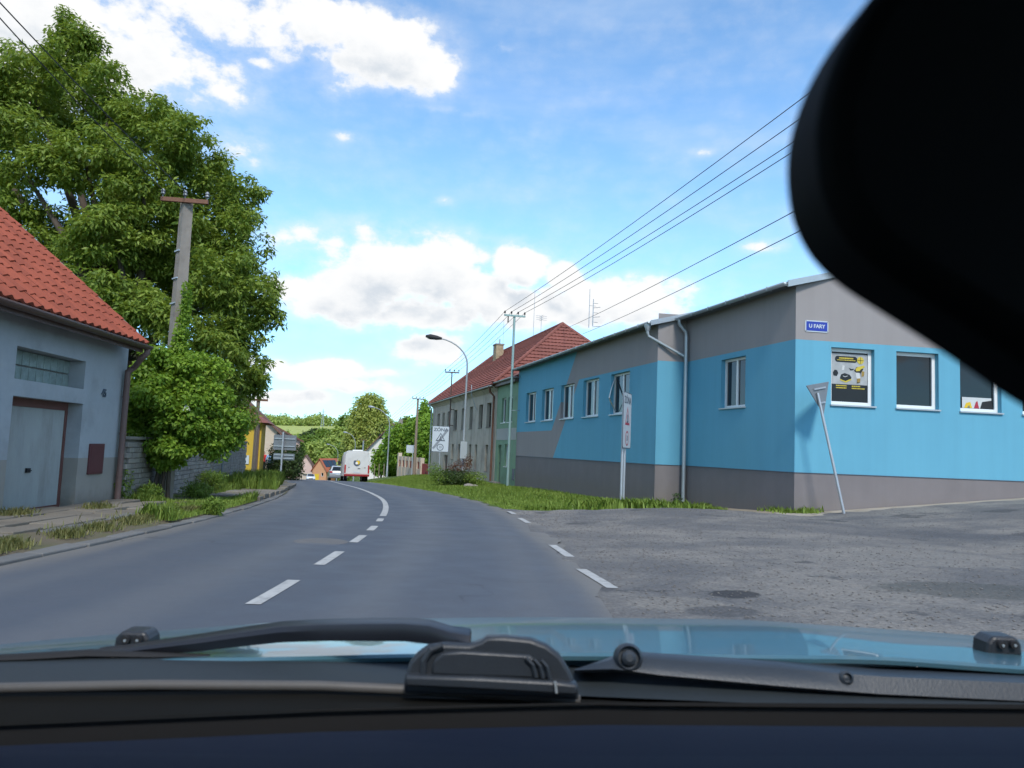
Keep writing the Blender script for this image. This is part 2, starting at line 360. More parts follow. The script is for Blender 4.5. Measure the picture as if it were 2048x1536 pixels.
# ------------------------------------------------------------------ road and markings
def m_road():
    m = bpy.data.materials.new('asphalt'); m.use_nodes = True; k = NT(m.node_tree); b = k.n['Principled BSDF']
    tc = k.new('ShaderNodeTexCoord'); uv = tc.outputs['UV']; ob = tc.outputs['Object']
    sp = k.new('ShaderNodeSeparateXYZ'); k.l.new(uv, sp.inputs[0]); u = sp.outputs[0]
    st = k.new('ShaderNodeMapping'); st.inputs['Scale'].default_value = (1, .12, 1); k.l.new(uv, st.inputs[0])
    wob = k.math('MULTIPLY', k.math('SUBTRACT', k.noise(st.outputs[0], .9, 4), .5), .8); uw = k.math('ADD', u, wob)
    def band(c, w): return k.ramp(k.math('ABSOLUTE', k.math('SUBTRACT', uw, c)), 0, w, 1, 0)
    trk = band(-2.15, .5)
    for c in (-.75, .85, 2.2): trk = k.math('MAXIMUM', trk, band(c, .5))
    c = k.mix(k.math('MULTIPLY', trk, .5), (.070, .082, .102, 1), (.115, .122, .13, 1))
    big = k.ramp(k.noise(ob, .32, 5, .6), .4, .66); c = k.mix(k.math('MULTIPLY', big, .35), c, (.085, .092, .102, 1))
    edge = k.ramp(k.math('ABSOLUTE', uw), 2.35, 2.95); c = k.mix(k.math('MULTIPLY', edge, .75), c, (.19, .175, .15, 1))
    crk = k.new('ShaderNodeTexVoronoi', feature='DISTANCE_TO_EDGE'); crk.inputs['Scale'].default_value = .35
    nzc = k.new('ShaderNodeTexNoise'); nzc.inputs['Scale'].default_value = 1.2; k.l.new(ob, nzc.inputs['Vector']); wv = k.new('ShaderNodeVectorMath', operation='MULTIPLY_ADD'); k.l.new(nzc.outputs[1], wv.inputs[0]); wv.inputs[1].default_value = (1.2, 1.2, 1.2); k.l.new(ob, wv.inputs[2]); k.l.new(wv.outputs[0], crk.inputs['Vector'])
    c = k.mix(k.math('MULTIPLY', k.math('MULTIPLY', k.ramp(crk.outputs['Distance'], .0, .010, 1, 0), k.ramp(k.noise(ob, .25, 3), .5, .62)), .55), c, (.03, .032, .036, 1))
    fine = k.noise(ob, 90, 3, .7); f2 = k.math('ADD', .72, k.math('MULTIPLY', fine, .56))
    vm = k.new('ShaderNodeVectorMath', operation='SCALE'); k.l.new(c, vm.inputs[0]); k.l.new(f2, vm.inputs['Scale'])
    k.l.new(vm.outputs[0], b.inputs['Base Color']); k.l.new(k.ramp(k.noise(ob, 2, 4), .3, .7, .68, .86), b.inputs['Roughness'])
    b.inputs['Specular IOR Level'].default_value = .45
    bn = k.new('ShaderNodeBump'); bn.inputs['Strength'].default_value = .35; bn.inputs['Distance'].default_value = .01
    k.l.new(fine, bn.inputs['Height']); k.l.new(bn.outputs[0], b.inputs['Normal'])
    return m
def strip(mb, ya, yb, o0, o1, dz, step=.5, n_across=1, fo=None, base=None):
    yy = np.linspace(ya, yb, max(2, int((yb-ya)/step)+1)); oa = np.linspace(0, 1, n_across+1); P = []; 
    for y in yy:
        a, b = (fo(y) if fo else (o0, o1)); row = []
        for t in oa:
            off = a+(b-a)*t; x, y2 = frame_at(y, off); row.append((x, y2, float(H(x, y2) if base is None else GZ(y2))+dz, off, y))
        P.append(row)
    vs = [p[:3] for r in P for p in r]; n = n_across+1
    fs, uv = [], []
    for i in range(len(P)-1):
        for j in range(n-1):
            fs.append((i*n+j, i*n+j+1, (i+1)*n+j+1, (i+1)*n+j)); uv.append([P[i][j][3:], P[i][j+1][3:], P[i+1][j+1][3:], P[i+1][j][3:]])
    mb.add(vs, fs, 0, uv); return mb
def redge(y): return RW+.07*math.sin(y*1.7)+.06*math.sin(y*4.1+1)+.05*math.sin(y*9.7)+(random.uniform(-.05, .05) if 3 < y < 24 else 0)
mb = MB(); strip(mb, -40, 40, 0, 0, .004, .2, 8, lambda y: (-LW, redge(y)), base=1); strip(mb, 40, 330, 0, 0, .004, 2., 8, lambda y: (-LW, RW), base=1)
road = struct(mb.build('road', m_road(), smooth=True))
def marking(ya, yb, off, w, n=None, wob=0.):
    b = MB(); strip(b, ya, yb, off-w/2, off+w/2, .009, .4 if yb-ya < 30 else .8, 1, (lambda y: (off-w/2+random.uniform(-wob, wob), off+w/2+random.uniform(-wob, wob))) if wob else None, base=1)
    return b.build('lane_marking', MT['white_paint'], road)
for a, b in ((1.0, 2.4), (3.7, 5.0), (6.05, 7.25), (8.3, 9.5), (10.55, 11.55), (12.35, 13.2), (14.2, 14.9)): marking(a, b, 0, .12)
marking(15.6, 62, 0, .13); marking(62, 150, 0, .12)
for px in [((1175, 1143), (1240, 1181)), ((1115, 1094), (1152, 1118)), ((1050, 1040), (1068, 1050)), ((1028, 1026), (1040, 1032))]:
    p0, p1 = ground_at(*px[1]), ground_at(*px[0]); b = MB()
    o0, o1 = float(OFF(p0[0], p0[1])), float(OFF(p1[0], p1[1]))
    ya, yb = p0[1], p1[1]; b = MB(); strip(b, ya, yb, 0, 0, .012, .3, 1, lambda y: (o0-.12+(o1-o0)*(y-ya)/(yb-ya), o0+(o1-o0)*(y-ya)/(yb-ya)), base=1)
    b.build('edge_marking', MT['white_paint'], road)
# manhole cover in the left lane
p = ground_at(642, 1084); b = MB(); b.lathe((p[0], p[1], float(GZ(p[1]))+.002), (0, 0, 1), [(.36, 0), (.36, .006), (.31, .008), (.30, .005), (.02, .006)], 28)
b.build('manhole_cover', mat('manhole', (.125, .122, .12), .8, .2, 6, bump=.4, bs=40), road)

# side street of worn asphalt and gravel, up to the blue building
def m_side():
    m = bpy.data.materials.new('worn_asphalt'); m.use_nodes = True; k = NT(m.node_tree); b = k.n['Principled BSDF']
    tc = k.new('ShaderNodeTexCoord'); ob = tc.outputs['Object']
    c = k.mix(k.ramp(k.noise(ob, .42, 6, .7), .38, .62), (.15, .149, .15, 1), (.255, .24, .218, 1))
    c = k.mix(k.math('MULTIPLY', k.ramp(k.noise(ob, .75, 5, .6), .60, .66), .75), c, (.075, .077, .082, 1))
    c = k.mix(k.math('MULTIPLY', k.ramp(k.noise(ob, .22, 4, .55), .5, .6), .45), c, (.105, .108, .118, 1))
    c = k.mix(k.math('MULTIPLY', k.ramp(k.noise(ob, .8, 5, .7), .62, .78), .7), c, (.24, .215, .18, 1))
    sx = k.new('ShaderNodeSeparateXYZ'); k.l.new(ob, sx.inputs[0]); wn_ = k.math('MULTIPLY', k.math('SUBTRACT', k.noise(ob, 2.6, 5, .65), .5), 1.6)
    for px, py, ra, rb_, col, amt in ((1470, 1196, .24, .22, (.045, .046, .05, 1), .85), (1350, 1210, .42, .32, (.25, .235, .21, 1), .6), (1440, 1228, .30, .22, (.09, .092, .098, 1), .7), (1830, 1120, 1.3, 1.0, (.27, .255, .23, 1), .6), (1950, 1190, 1.0, .5, (.10, .105, .10, 1), .7)):
        p = ground_at(px, py); dx = k.math('DIVIDE', k.math('SUBTRACT', sx.outputs[0], float(p[0])), ra); dy = k.math('DIVIDE', k.math('SUBTRACT', sx.outputs[1], float(p[1])), rb_)
        q_ = k.math('ADD', k.math('MULTIPLY_ADD', dx, dx, k.math('MULTIPLY', dy, dy)), wn_); c = k.mix(k.math('MULTIPLY', k.ramp(q_, .75, 1.25, 1, 0), amt), c, col)
    vo = k.new('ShaderNodeTexVoronoi'); vo.inputs['Scale'].default_value = 26; k.l.new(ob, vo.inputs['Vector'])
    fine = k.math('ADD', k.math('MULTIPLY', k.noise(ob, 55, 4, .75), .75), k.math('MULTIPLY', vo.outputs['Distance'], .45)); fine = k.math('ADD', fine, k.math('MULTIPLY', k.math('SUBTRACT', k.noise(ob, 11, 5, .75), .5), .55))
    vm = k.new('ShaderNodeVectorMath', operation='SCALE'); k.l.new(c, vm.inputs[0]); k.l.new(k.math('ADD', .40, k.math('MULTIPLY', fine, .85)), vm.inputs['Scale'])
    k.l.new(vm.outputs[0], b.inputs['Base Color']); b.inputs['Roughness'].default_value = .9; b.inputs['Specular IOR Level'].default_value = .25
    bn = k.new('ShaderNodeBump'); bn.inputs['Strength'].default_value = .8; bn.inputs['Distance'].default_value = .03
    k.l.new(k.math('ADD', fine, k.math('MULTIPLY', k.noise(ob, 5, 5), 2.)), bn.inputs['Height']); k.l.new(bn.outputs[0], b.inputs['Normal'])
    return m
AZ1, AZ2 = -14.8, 82.0
C0 = at(1588, 1030, 19.0); D1, D2 = dirv(AZ1), dirv(AZ2); N1, N2 = V(-D1[1], D1[0], 0), V(D2[1], -D2[0], 0)    # outward normals of street face / side face
def side_far(x):
    """far edge of the side street: in front of the side face, and the grass bound left of it"""
    if x > C0[0]-.3: return C0[1]-.75+(x-C0[0])*D2[1]/D2[0]
    return float(np.interp(x, [-1.2, -.3, .6, 2.2, 4.3, 5.3, 6.8], [22.2, 20.2, 19.3, 19.2, 19.9, 19.8, 17.8]))
SMAT = m_side()
xa = np.concatenate([np.linspace(-1.2, 9, 70), np.linspace(9.3, 45, 60)]); P = []
for x in xa:
    # near edge follows the main road, then falls away behind the camera
    row = []; yf = side_far(x)+.12*math.sin(x*5)+.1*math.sin(x*11)
    for t in np.linspace(0, 1, 60):
        y0 = -25.; y = y0+(yf-y0)*t; row.append((x, y))
    P.append(row)
Q = [[(x, y, float(H(x, y))+(.008+.035*float(sstep((OFF(x, y)-RW-.2)/1.5)) if OFF(x, y) > redge(y)-.15 else -.05)) for x, y in r] for r in P]
mb = MB(); mb.grid(Q); side_street = struct(mb.build('side_street', SMAT, smooth=True))
# loose stones on it
def stones(n, fn, name, mt, smin, smax):
    vs, qs = [], []
    base = np.array([(1, 0, 0), (0, 1, 0), (-1, 0, 0), (0, -1, 0), (0, 0, .8), (0, 0, -.4)]); tri = np.array([(0, 1, 4), (1, 2, 4), (2, 3, 4), (3, 0, 4), (1, 0, 5), (2, 1, 5), (3, 2, 5), (0, 3, 5)])
    for i in range(n):
        x, y = fn(); s = RNG.uniform(smin, smax)*np.array([1, RNG.uniform(.6, 1), RNG.uniform(.5, .8)]); a = RNG.uniform(0, 6.3)
        p = base*s*RNG.uniform(.7, 1.2, (6, 1)); p = np.stack([p[:, 0]*math.cos(a)-p[:, 1]*math.sin(a), p[:, 0]*math.sin(a)+p[:, 1]*math.cos(a), p[:, 2]], -1)
        vs.append(p+np.array([x, y, float(H(x, y))+.012+.035*float(sstep((OFF(x, y)-RW-.2)/1.5))])); qs.append(tri+6*i)
    o = raw_mesh(name, np.concatenate(vs), np.concatenate(qs), mt); o['kind'] = 'stuff'; return o
def side_pt():
    while True:
        y = RNG.uniform(5.5, 19); x = RNG.uniform(.3, 12)
        if y < side_far(x)-.1 and OFF(x, y) > RW+.1 and RNG.random() < np.exp(-max(0, OFF(x, y)-RW-1)*.25): return x, y
g = stones(6500, side_pt, 'gravel', mat('gravel_stone', (.17, .16, .15), .9, .5, 9), .006, .02)
g['label'] = 'loose grey gravel strewn over the side street'

# pale pavement strip along the side face of the blue building
PAVE = mat('pavement_concrete', (.36, .32, .26), .92, .18, 1.5, bump=.3, bs=30, dirt=((.2, .17, .12), .6, 2))
pav = bpy.data.objects.new('pavement', None); COL.objects.link(pav); struct(pav); pav.location = tuple(C0)
L = -.6
while L < 34:
    w = 1.0+random.uniform(-.05, .05); P = []
    for t in (L, L+w-.015):
        row = []
        for s in (.02, 1.05):
            p = C0+D2*t+N2*s; row.append((p[0], p[1], float(H(p[0], p[1]))+.035))
        P.append(row)
    b = MB(); b.grid(P); b.grid([[P[0][1], P[1][1]], [(P[0][1][0], P[0][1][1], P[0][1][2]-.15), (P[1][1][0], P[1][1][1], P[1][1][2]-.15)]])
    b.build('paving_slab', PAVE, pav); L += w

# ------------------------------------------------------------------ left pavement: kerb, slabs
walk = bpy.data.objects.new('sidewalk', None); COL.objects.link(walk); struct(walk); walk.location = (-6, 10, 0)
def swf(y): return float(np.interp(y, [2, 8.7, 10.5, 13, 14.5], [-5.45, -5.6, -5.72, -5.95, -6.05]))   # front edge x
def fac(y): return -7.436-math.tan(R(3.5))*(y-14.5)
def swz(y): return float(np.interp(y, [2, 9, 12, 15], [.08, .03, -.01, -.05]))
for row in range(3):
    y = 3.4+random.uniform(0, .4)
    while y < 14.6:
        ln = random.uniform(.52, .66)
        if not (row == 0 and y > 13.6):
            xa0, xb0 = swf(y), fac(y)+.02; w = (xb0-xa0)/3; x0, x1 = xa0+w*row, xa0+w*(row+1)
            z = swz(y)+random.uniform(-.012, .008)+row*.012; tl = random.uniform(-.012, .012); g2 = .012+random.uniform(0, .012)
            b = MB(); b.prism([(x0-g2, y+g2, z+tl), (x1+g2, y+g2, z-tl), (x1+g2, y+ln-g2, z-tl), (x0-g2, y+ln-g2, z+tl)], (0, 0, -.09))
            b.build('paving_slab', MT['slab'], walk, bevel=.012)
        y += ln
kerb = bpy.data.objects.new('kerb', None); COL.objects.link(kerb); struct(kerb); kerb.location = (-5.6, 9, 0)
y = 3.0
while y < 13.4:
    ln = random.uniform(.8, 1.05); x0, x1 = swf(y)+.10, swf(y+ln)+.10; j = random.uniform(-.03, .03); z = swz(y+.4)-random.uniform(.0, .03)
    b = MB(); b.prism([(x0+j, y+.01, z), (x0-.11+j, y+.01, z+.01), (x1-.11+j, y+ln-.01, z+.01), (x1+j, y+ln-.01, z-.01)], (0, 0, -.3))
    b.build('kerb_stone', MT['kerbstone'], kerb, bevel=.025); y += ln
# flat edging stones at the carriageway
y = 2.5
while y < 40:
    ln = random.uniform(.7, 1.0); j = random.uniform(-.02, .03); P = []
    for yy in (y+.01, y+ln-.01):
        for off in (-LW+.03+j, -LW-.14-random.uniform(0, .08)):
            x, y2 = frame_at(yy, off); P.append((x, y2, float(GZ(y2))+.035+random.uniform(-.008, .008)))
    b = MB(); b.prism([P[0], P[1], P[3], P[2]], (0, 0, -.12)); b.build('edging_stone', MT['kerbstone'], kerb, bevel=.015); y += ln
# dirt between edging and sidewalk
SOIL = mat('soil', (.12, .10, .068), .95, .3, 1.6, bump=.6, bs=16, dirt=((.09, .11, .03), .8, 1.1))
mb = MB(); P = []
for y in np.linspace(2, 40, 90):
    x0, yy0 = frame_at(y, -LW-.08); zz = float(GZ(yy0)); r = []
    wall_x = min(x0-.3, float(np.interp(y, [0, 13.6, 14.6, 18.5, 23, 31, 40], [-5.7, -6.1, -7.6, -8.1, -8.9, -10.7, -12.8])))
    for t in np.linspace(0, 1, 7): r.append((x0+(wall_x-x0)*t, y, zz+.01+.09*sstep(t*1.5)+.03*math.sin(y*3+t*9)*t))
    P.append(r)
mb.grid(P); verge = struct(mb.build('verge', SOIL, smooth=True))
# broken slab path further along by the wall
y = 18.5; 
pthm = MT['slab']
while y < 31:
    ln = random.uniform(.8, 1.3); xw = float(np.interp(y, [14.6, 18.5, 23, 31], [-7.6, -8.1, -8.9, -10.7]))
    for c in (0, 1):
        x0 = xw+1.0+.62*c; z = float(GZ(y))+.135+random.uniform(-.02, .02); sk = -.2*ln
        b = MB(); b.prism([(x0, y, z), (x0+.6, y, z+random.uniform(-.02, .02)), (x0+.6+sk, y+ln-.05, z-.03), (x0+sk, y+ln-.05, z-.03)], (0, 0, -.12)); b.build('paving_slab', pthm, walk, bevel=.015)
    y += ln
# ------------------------------------------------------------------ building helpers
def wall(mb, P, d, n, L, z0, z1, ops=(), depth=.2, mi=0, rmi=None, u_off=0):
    """rectangular wall from P along d (length L, z0..z1, outward normal n) with openings (u0,u1,v0,v1) and reveals"""
    P = V(P[0], P[1], 0); us = sorted({0, L}|{u for o in ops for u in o[:2]}); vs = sorted({z0, z1}|{v for o in ops for v in o[2:4]})
    pt = lambda u, v, k=0.: P+d*u-n*k+Zv*v
    for i in range(len(us)-1):
        for j in range(len(vs)-1):
            a, b, c, e = us[i], us[i+1], vs[j], vs[j+1]; mu, mv = (a+b)/2, (c+e)/2
            if any(o[0] < mu < o[1] and o[2] < mv < o[3] for o in ops): continue
            mb.add([pt(a, c), pt(b, c), pt(b, e), pt(a, e)], [(0, 1, 2, 3)], mi, [[(a, c), (b, c), (b, e), (a, e)]])
    for a, b, c, e in [o[:4] for o in ops]:
        for (p, q) in (((a, c), (a, e)), ((b, c), (b, e)), ((a, c), (b, c)), ((a, e), (b, e))):
            mb.add([pt(*p), pt(*q), pt(*q, depth), pt(*p, depth)], [(0, 1, 2, 3)], mi if rmi is None else rmi, [[p, q, q, p]])
def window(parent, P, d, n, u0, u1, v0, v1, depth=.16, sashes=2, frame='pvc', glass='glass', sill=True, fw=.07, sillmat='zinc', sillproj=.05, bars=0):
    P = V(P[0], P[1], 0); c = lambda u, v, k: P+d*u-n*k+Zv*v
    fm = MT[frame] if isinstance(frame, str) else frame
    b = MB(); k = depth-.03; hb = n*.035
    def bar(ua, ub, va, vb): b.box(c((ua+ub)/2, (va+vb)/2, k), d*(ub-ua)/2, hb, Zv*(vb-va)/2)
    bar(u0, u1, v0, v0+fw); bar(u0, u1, v1-fw, v1); bar(u0, u0+fw, v0+fw, v1-fw); bar(u1-fw, u1, v0+fw, v1-fw)
    w = (u1-u0)/sashes
    for i in range(1, sashes): bar(u0+w*i-fw*.55, u0+w*i+fw*.55, v0+fw, v1-fw)
    for i in range(bars): vv = v0+(v1-v0)*(i+1)/(bars+1); b.box(c((u0+u1)/2, vv, k), d*(u1-u0-.02)/2, hb*.6, Zv*.018)
    o = b.build('window', fm, parent)
    for i in range(sashes):
        p = MB(); p.box(c(u0+w*(i+.5), (v0+v1)/2, k+.012), d*(w/2-.03), n*.006, Zv*((v1-v0)/2-.03)); p.build('pane', MT[glass] if isinstance(glass, str) else glass, o)
    if sill:
        s = MB(); s.box(c((u0+u1)/2, v0-.02, depth/2-sillproj/2), d*((u1-u0)/2+.03), n*((depth+sillproj)/2), Zv*.018); s.build('sill', MT[sillmat], o)
    return o
def text_obj(name, body, size, m, parent, P, right, up, extrude=.002, sx=1., align='CENTER', bold=0.):
    cu = bpy.data.curves.new(name, 'FONT'); cu.body = body; cu.size = size; cu.extrude = extrude; cu.align_x = align; cu.align_y = 'CENTER'; cu.offset = bold
    t = bpy.data.objects.new(name, cu); COL.objects.link(t); dg = bpy.context.evaluated_depsgraph_get()
    me = bpy.data.meshes.new_from_object(t.evaluated_get(dg)); bpy.data.objects.remove(t); me.materials.clear(); me.materials.append(m)
    r, u = nrm(V(right)), nrm(V(up)); w = np.cross(r, u); o0 = worg(parent)
    Mx = Matrix(((r[0]*sx, u[0], w[0], P[0]-o0[0]), (r[1]*sx, u[1], w[1], P[1]-o0[1]), (r[2]*sx, u[2], w[2], P[2]-o0[2]), (0, 0, 0, 1)))
    me.transform(Mx); o = bpy.data.objects.new(name, me); COL.objects.link(o); o.parent = parent; return o
def rrect(P, r, u, w, h, rad, k=5):
    """rounded rectangle outline (3D points) centred on P"""
    pts = []
    for cx, cy, a0 in ((w/2-rad, h/2-rad, 0), (-w/2+rad, h/2-rad, 90), (-w/2+rad, -h/2+rad, 180), (w/2-rad, -h/2+rad, 270)):
        for i in range(k+1):
            a = R(a0+90*i/k); pts.append(V(P)+V(r)*(cx+rad*math.cos(a))+V(u)*(cy+rad*math.sin(a)))
    return pts

# ------------------------------------------------------------------ blue building
def m_blue(edges=None):
    """painted render: dark grey plinth, blue field, grey top; edges = (aL,bL,aR,bR,vB,vT) adds the diagonal grey ribbon (painted)"""
    m = bpy.data.materials.new('painted_render'); m.use_nodes = True; k = NT(m.node_tree); b = k.n['Principled BSDF']
    tc = k.new('ShaderNodeTexCoord'); sp = k.new('ShaderNodeSeparateXYZ'); k.l.new(tc.outputs['UV'], sp.inputs[0]); u, v = sp.outputs[0], sp.outputs[1]; ob = tc.outputs['Object']
    if edges:
        aL, bL, aR, bR, vB, vT = edges
        uL = k.math('MULTIPLY_ADD', v, bL, aL); uR = k.math('MULTIPLY_ADD', v, bR, aR)
        l = k.math('LESS_THAN', u, uL); r = k.math('GREATER_THAN', u, uR)
        g = k.math('MAXIMUM', k.math('MULTIPLY', l, r), k.math('MAXIMUM', k.math('MULTIPLY', k.math('LESS_THAN', v, vB), r), k.math('MULTIPLY', k.math('GREATER_THAN', v, vT), l)))
    else: g = k.math('GREATER_THAN', v, 4.26)
    n1 = k.noise(ob, .7, 5, .6)
    blue = k.mix(n1, (.115, .335, .46, 1), (.135, .385, .51, 1)); gray = k.mix(n1, (.27, .25, .245, 1), (.31, .29, .285, 1))
    pl = k.mix(k.noise(ob, 1.4, 6, .65), (.165, .15, .152, 1), (.22, .20, .20, 1))
    c = k.mix(g, blue, gray); c = k.mix(k.math('LESS_THAN', v, .94), c, pl)
    dirt = k.math('MULTIPLY', k.ramp(k.math('ADD', v, k.math('MULTIPLY', k.noise(ob, 2.5, 5), .8)), .2, .9, 1, 0), .5)
    c = k.mix(dirt, c, (.19, .165, .14, 1))
    mp = k.new('ShaderNodeMapping'); mp.inputs['Scale'].default_value = (3.2, 3.2, .16); k.l.new(ob, mp.inputs[0])
    streak = k.math('ADD', .91, k.math('MULTIPLY', k.noise(mp.outputs[0], 1.0, 6, .65), .18))
    vm = k.new('ShaderNodeVectorMath', operation='SCALE'); k.l.new(c, vm.inputs[0]); k.l.new(streak, vm.inputs['Scale'])
    k.l.new(vm.outputs[0], b.inputs['Base Color']); b.inputs['Roughness'].default_value = .88; b.inputs['Specular IOR Level'].default_value = .25
    bn = k.new('ShaderNodeBump'); bn.inputs['Strength'].default_value = .3; bn.inputs['Distance'].default_value = .006
    k.l.new(k.noise(ob, 120, 3, .7), bn.inputs['Height']); k.l.new(bn.outputs[0], b.inputs['Normal'])
    return m
BLUE = thing('blue_building', 'long blue and grey rendered building with white windows and metal roof on the corner', 'building', (C0[0], C0[1], -.3))
uv1 = lambda px, py, P: ((lambda p: (float((p-V(P[0], P[1], p[2]))@D1), p[2]))(on(px, py, P, AZ1)))
uv2 = lambda px, py, P: ((lambda p: (float((p-V(P[0], P[1], p[2]))@D2), p[2]))(on(px, py, P, AZ2)))
Lnear = float(np.linalg.norm((on(1366, 1012, C0, AZ1)-C0)[:2])); Dp = C0+D1*Lnear
Ep = on(1308, 1012, Dp, AZ2); Lfar = float(np.linalg.norm((on(1029, 975, Ep, AZ1)-Ep)[:2])); Gp = Ep+D1*Lfar
ZE1, ZE2 = 5.62, 5.44
aw = uv1(1441, 820, C0)[0], uv1(1490, 815, C0)[0]; near_ops = [(min(aw), max(aw), 2.68, 4.10)]
m_plain = m_blue()
mb = MB(); wall(mb, C0, D1, N1, Lnear, -1, ZE1, near_ops, .2); mb.build('street_wall', m_plain, BLUE)
side_px = [(1662, 1747), (1793, 1877), (1926, 2011)]; side_ops = []
for a, b in side_px:
    u0, u1 = uv2(a, 812, C0)[0], uv2(b, 815, C0)[0]; side_ops.append((u0, u1, 2.68, 4.12))
wd = np.mean([o[1]-o[0] for o in side_ops]); gap = side_ops[1][0]-side_ops[0][0]
side_ops = [(side_ops[0][0]+gap*i, side_ops[0][0]+gap*i+wd, 2.68, 4.12) for i in range(6)]
SL = math.tan(R(15)); LS = 14.0
mb = MB(); wall(mb, C0, D2, N2, LS, -1, ZE1, side_ops, .2)
a, b_, c_ = C0*V(1, 1, 0)+Zv*ZE1, C0*V(1, 1, 0)+D2*LS+Zv*ZE1, C0*V(1, 1, 0)+D2*LS/2+Zv*(ZE1+SL*LS/2)
mb.add([a, b_, c_], [(0, 1, 2)], 0, [[(0, ZE1), (LS, ZE1), (LS/2, ZE1+SL*LS/2)]]); mb.build('side_wall', m_plain, BLUE)
mb = MB(); Lret = float(np.linalg.norm((Ep-Dp)[:2])); wall(mb, Ep, D2, N2, Lret, -1, ZE2+.35); mb.build('return_wall', m_plain, BLUE)
far_px = [(1051, 1071), (1083, 1105), (1120, 1147), (1163, 1198), (1217, 1260)]; cen = []; wds = []
for a, b in far_px:
    u0, u1 = uv1(a, 840, Ep)[0], uv1(b, 835, Ep)[0]; cen.append((u0+u1)/2); wds.append(abs(u0-u1))
print('far windows', [round(c, 2) for c in cen], [round(w, 2) for w in wds], 'Lnear', Lnear, 'Lfar', Lfar)
far_ops = [(c-.86, c+.86, 2.66, 4.13) for c in cen]
l0, l1 = uv1(1103, 861, Ep), uv1(1147, 726, Ep); r0_, r1_ = uv1(1106, 915, Ep), uv1(1158, 760, Ep)
bL = (l1[0]-l0[0])/(l1[1]-l0[1]); bR = (r1_[0]-r0_[0])/(r1_[1]-r0_[1])
m_rib = m_blue((l0[0]-bL*l0[1], bL, r0_[0]-bR*r0_[1], bR, l0[1], uv1(1250, 738, Ep)[1]))
mb = MB(); wall(mb, Ep, D1, N1, Lfar, -1.6, ZE2, far_ops, .2); mb.build('street_wall', m_rib, BLUE)
for P, o, sa, gl in [(C0, near_ops[0], 2, 'glass')]+[(Ep, o, 2, 'glass') for o in far_ops]: window(BLUE, P, D1, N1, *o, depth=.2, sashes=sa, glass=gl, sillmat='zinc')
swin = [window(BLUE, C0, D2, N2, *o, depth=.2, sashes=1, glass='glass_dark', fw=.09, sillmat='steel') for o in side_ops]
# drip edge between plinth and render
for P, d, n, L in ((C0, D1, N1, Lnear), (C0, D2, N2, LS), (Ep, D2, N2, Lret), (Ep, D1, N1, Lfar)):
    b = MB(); b.box(V(P[0], P[1], .95)+d*L/2+n*.008, d*(L/2+.006), n*.008, Zv*.008); b.build('plinth_profile', MT['sign_line'], BLUE)
# roofs: trapezoidal metal sheets, their ribs run up the slope
ROOFM = mat('metal_roof', (.30, .36, .38), .45, .1, 2, metal=.4)
def metal_roof(P, L, ze, run, over_a, over_b, eave=.32):
    b = MB(); ts = np.arange(-over_a, L+over_b+.001, .06); rows = []
    for i, t in enumerate(ts):
        hgt = .045 if (i % 4) in (0, 1) else 0.
        p0 = V(P[0], P[1], ze+.09)+D1*t+N1*eave-Zv*SL*eave+Zv*hgt; rows.append([p0, p0+(-N1+Zv*SL)*(run+eave)])
    b.grid(rows)
    o = b.build('roof_sheet', ROOFM, BLUE)
    s = o.modifiers.new('thick', 'SOLIDIFY'); s.thickness = .012; return o
metal_roof(C0, Lnear, ZE1, 7.0, .12, 0, .32); metal_roof(Ep, Lfar, ZE2, 6.0, .12, .05, .32)
b = MB()
for s in (0,):   # far slope of the roof
    p = [V(C0[0], C0[1], ZE1+.1)+D1*t-N1*7.0+Zv*SL*7 for t in (-.12, Lnear)]; q_ = [x-N1*7.3-Zv*SL*7.3 for x in p]; b.add([p[0], p[1], q_[1], q_[0]], [(0, 1, 2, 3)])
b.build('roof_sheet', ROOFM, BLUE)
# soffit boards under the eaves, verge flashing on the gable ends
for P, L, ze in ((C0, Lnear, ZE1), (Ep, Lfar, ZE2)):
    b = MB(); b.box(V(P[0], P[1], ze-.005)+D1*L/2+N1*.14, D1*(L/2+.1), N1*.14, Zv*.012); b.build('soffit', mat('soffit', (.12, .13, .14), .7, .05), BLUE)
for P, ze, run in ((C0, ZE1, 7.0), (Ep, ZE2, 1.6)):
    a = V(P[0], P[1], ze+.06)-D1*.14+N1*.34-Zv*SL*.34; e = a+(-N1+Zv*SL)*(run+.34); b = MB()
    b.prism([a-Zv*.06, a+Zv*.10, e+Zv*.10, e-Zv*.06], -D1*.03); b.build('verge_flashing', MT['zinc'], BLUE)
def gutter(parent, A, B, r=.075, m='zinc'):
    b = MB(); A, B = V(A), V(B); t = nrm(B-A); w = nrm(np.cross(t, Zv)); rows = []
    for j in range(9):
        a = math.pi*j/8; off = w*math.cos(a)*r-Zv*math.sin(a)*r; rows.append([A+off, B+off])
    b.grid(rows)
    for p in (A, B): b.add([p]+[p+w*math.cos(math.pi*j/8)*r-Zv*math.sin(math.pi*j/8)*r for j in range(9)], [(0, j+1, j+2) for j in range(8)])
    o = b.build('gutter', MT[m], parent, smooth=40); s = o.modifiers.new('t', 'SOLIDIFY'); s.thickness = .006; return o
for P, L, ze in ((C0, Lnear, ZE1), (Ep, Lfar, ZE2)):
    a = V(P[0], P[1], ze+.02)+N1*.38; gutter(BLUE, a-D1*.13, a+D1*(L-.02))
    for t in np.arange(.6, L, 1.0):
        b = MB(); b.box(a+D1*t-Zv*.03+V(0, 0, 0), D1*.012, N1*.08, Zv*.05); b.build('gutter_bracket', MT['zinc'], BLUE)
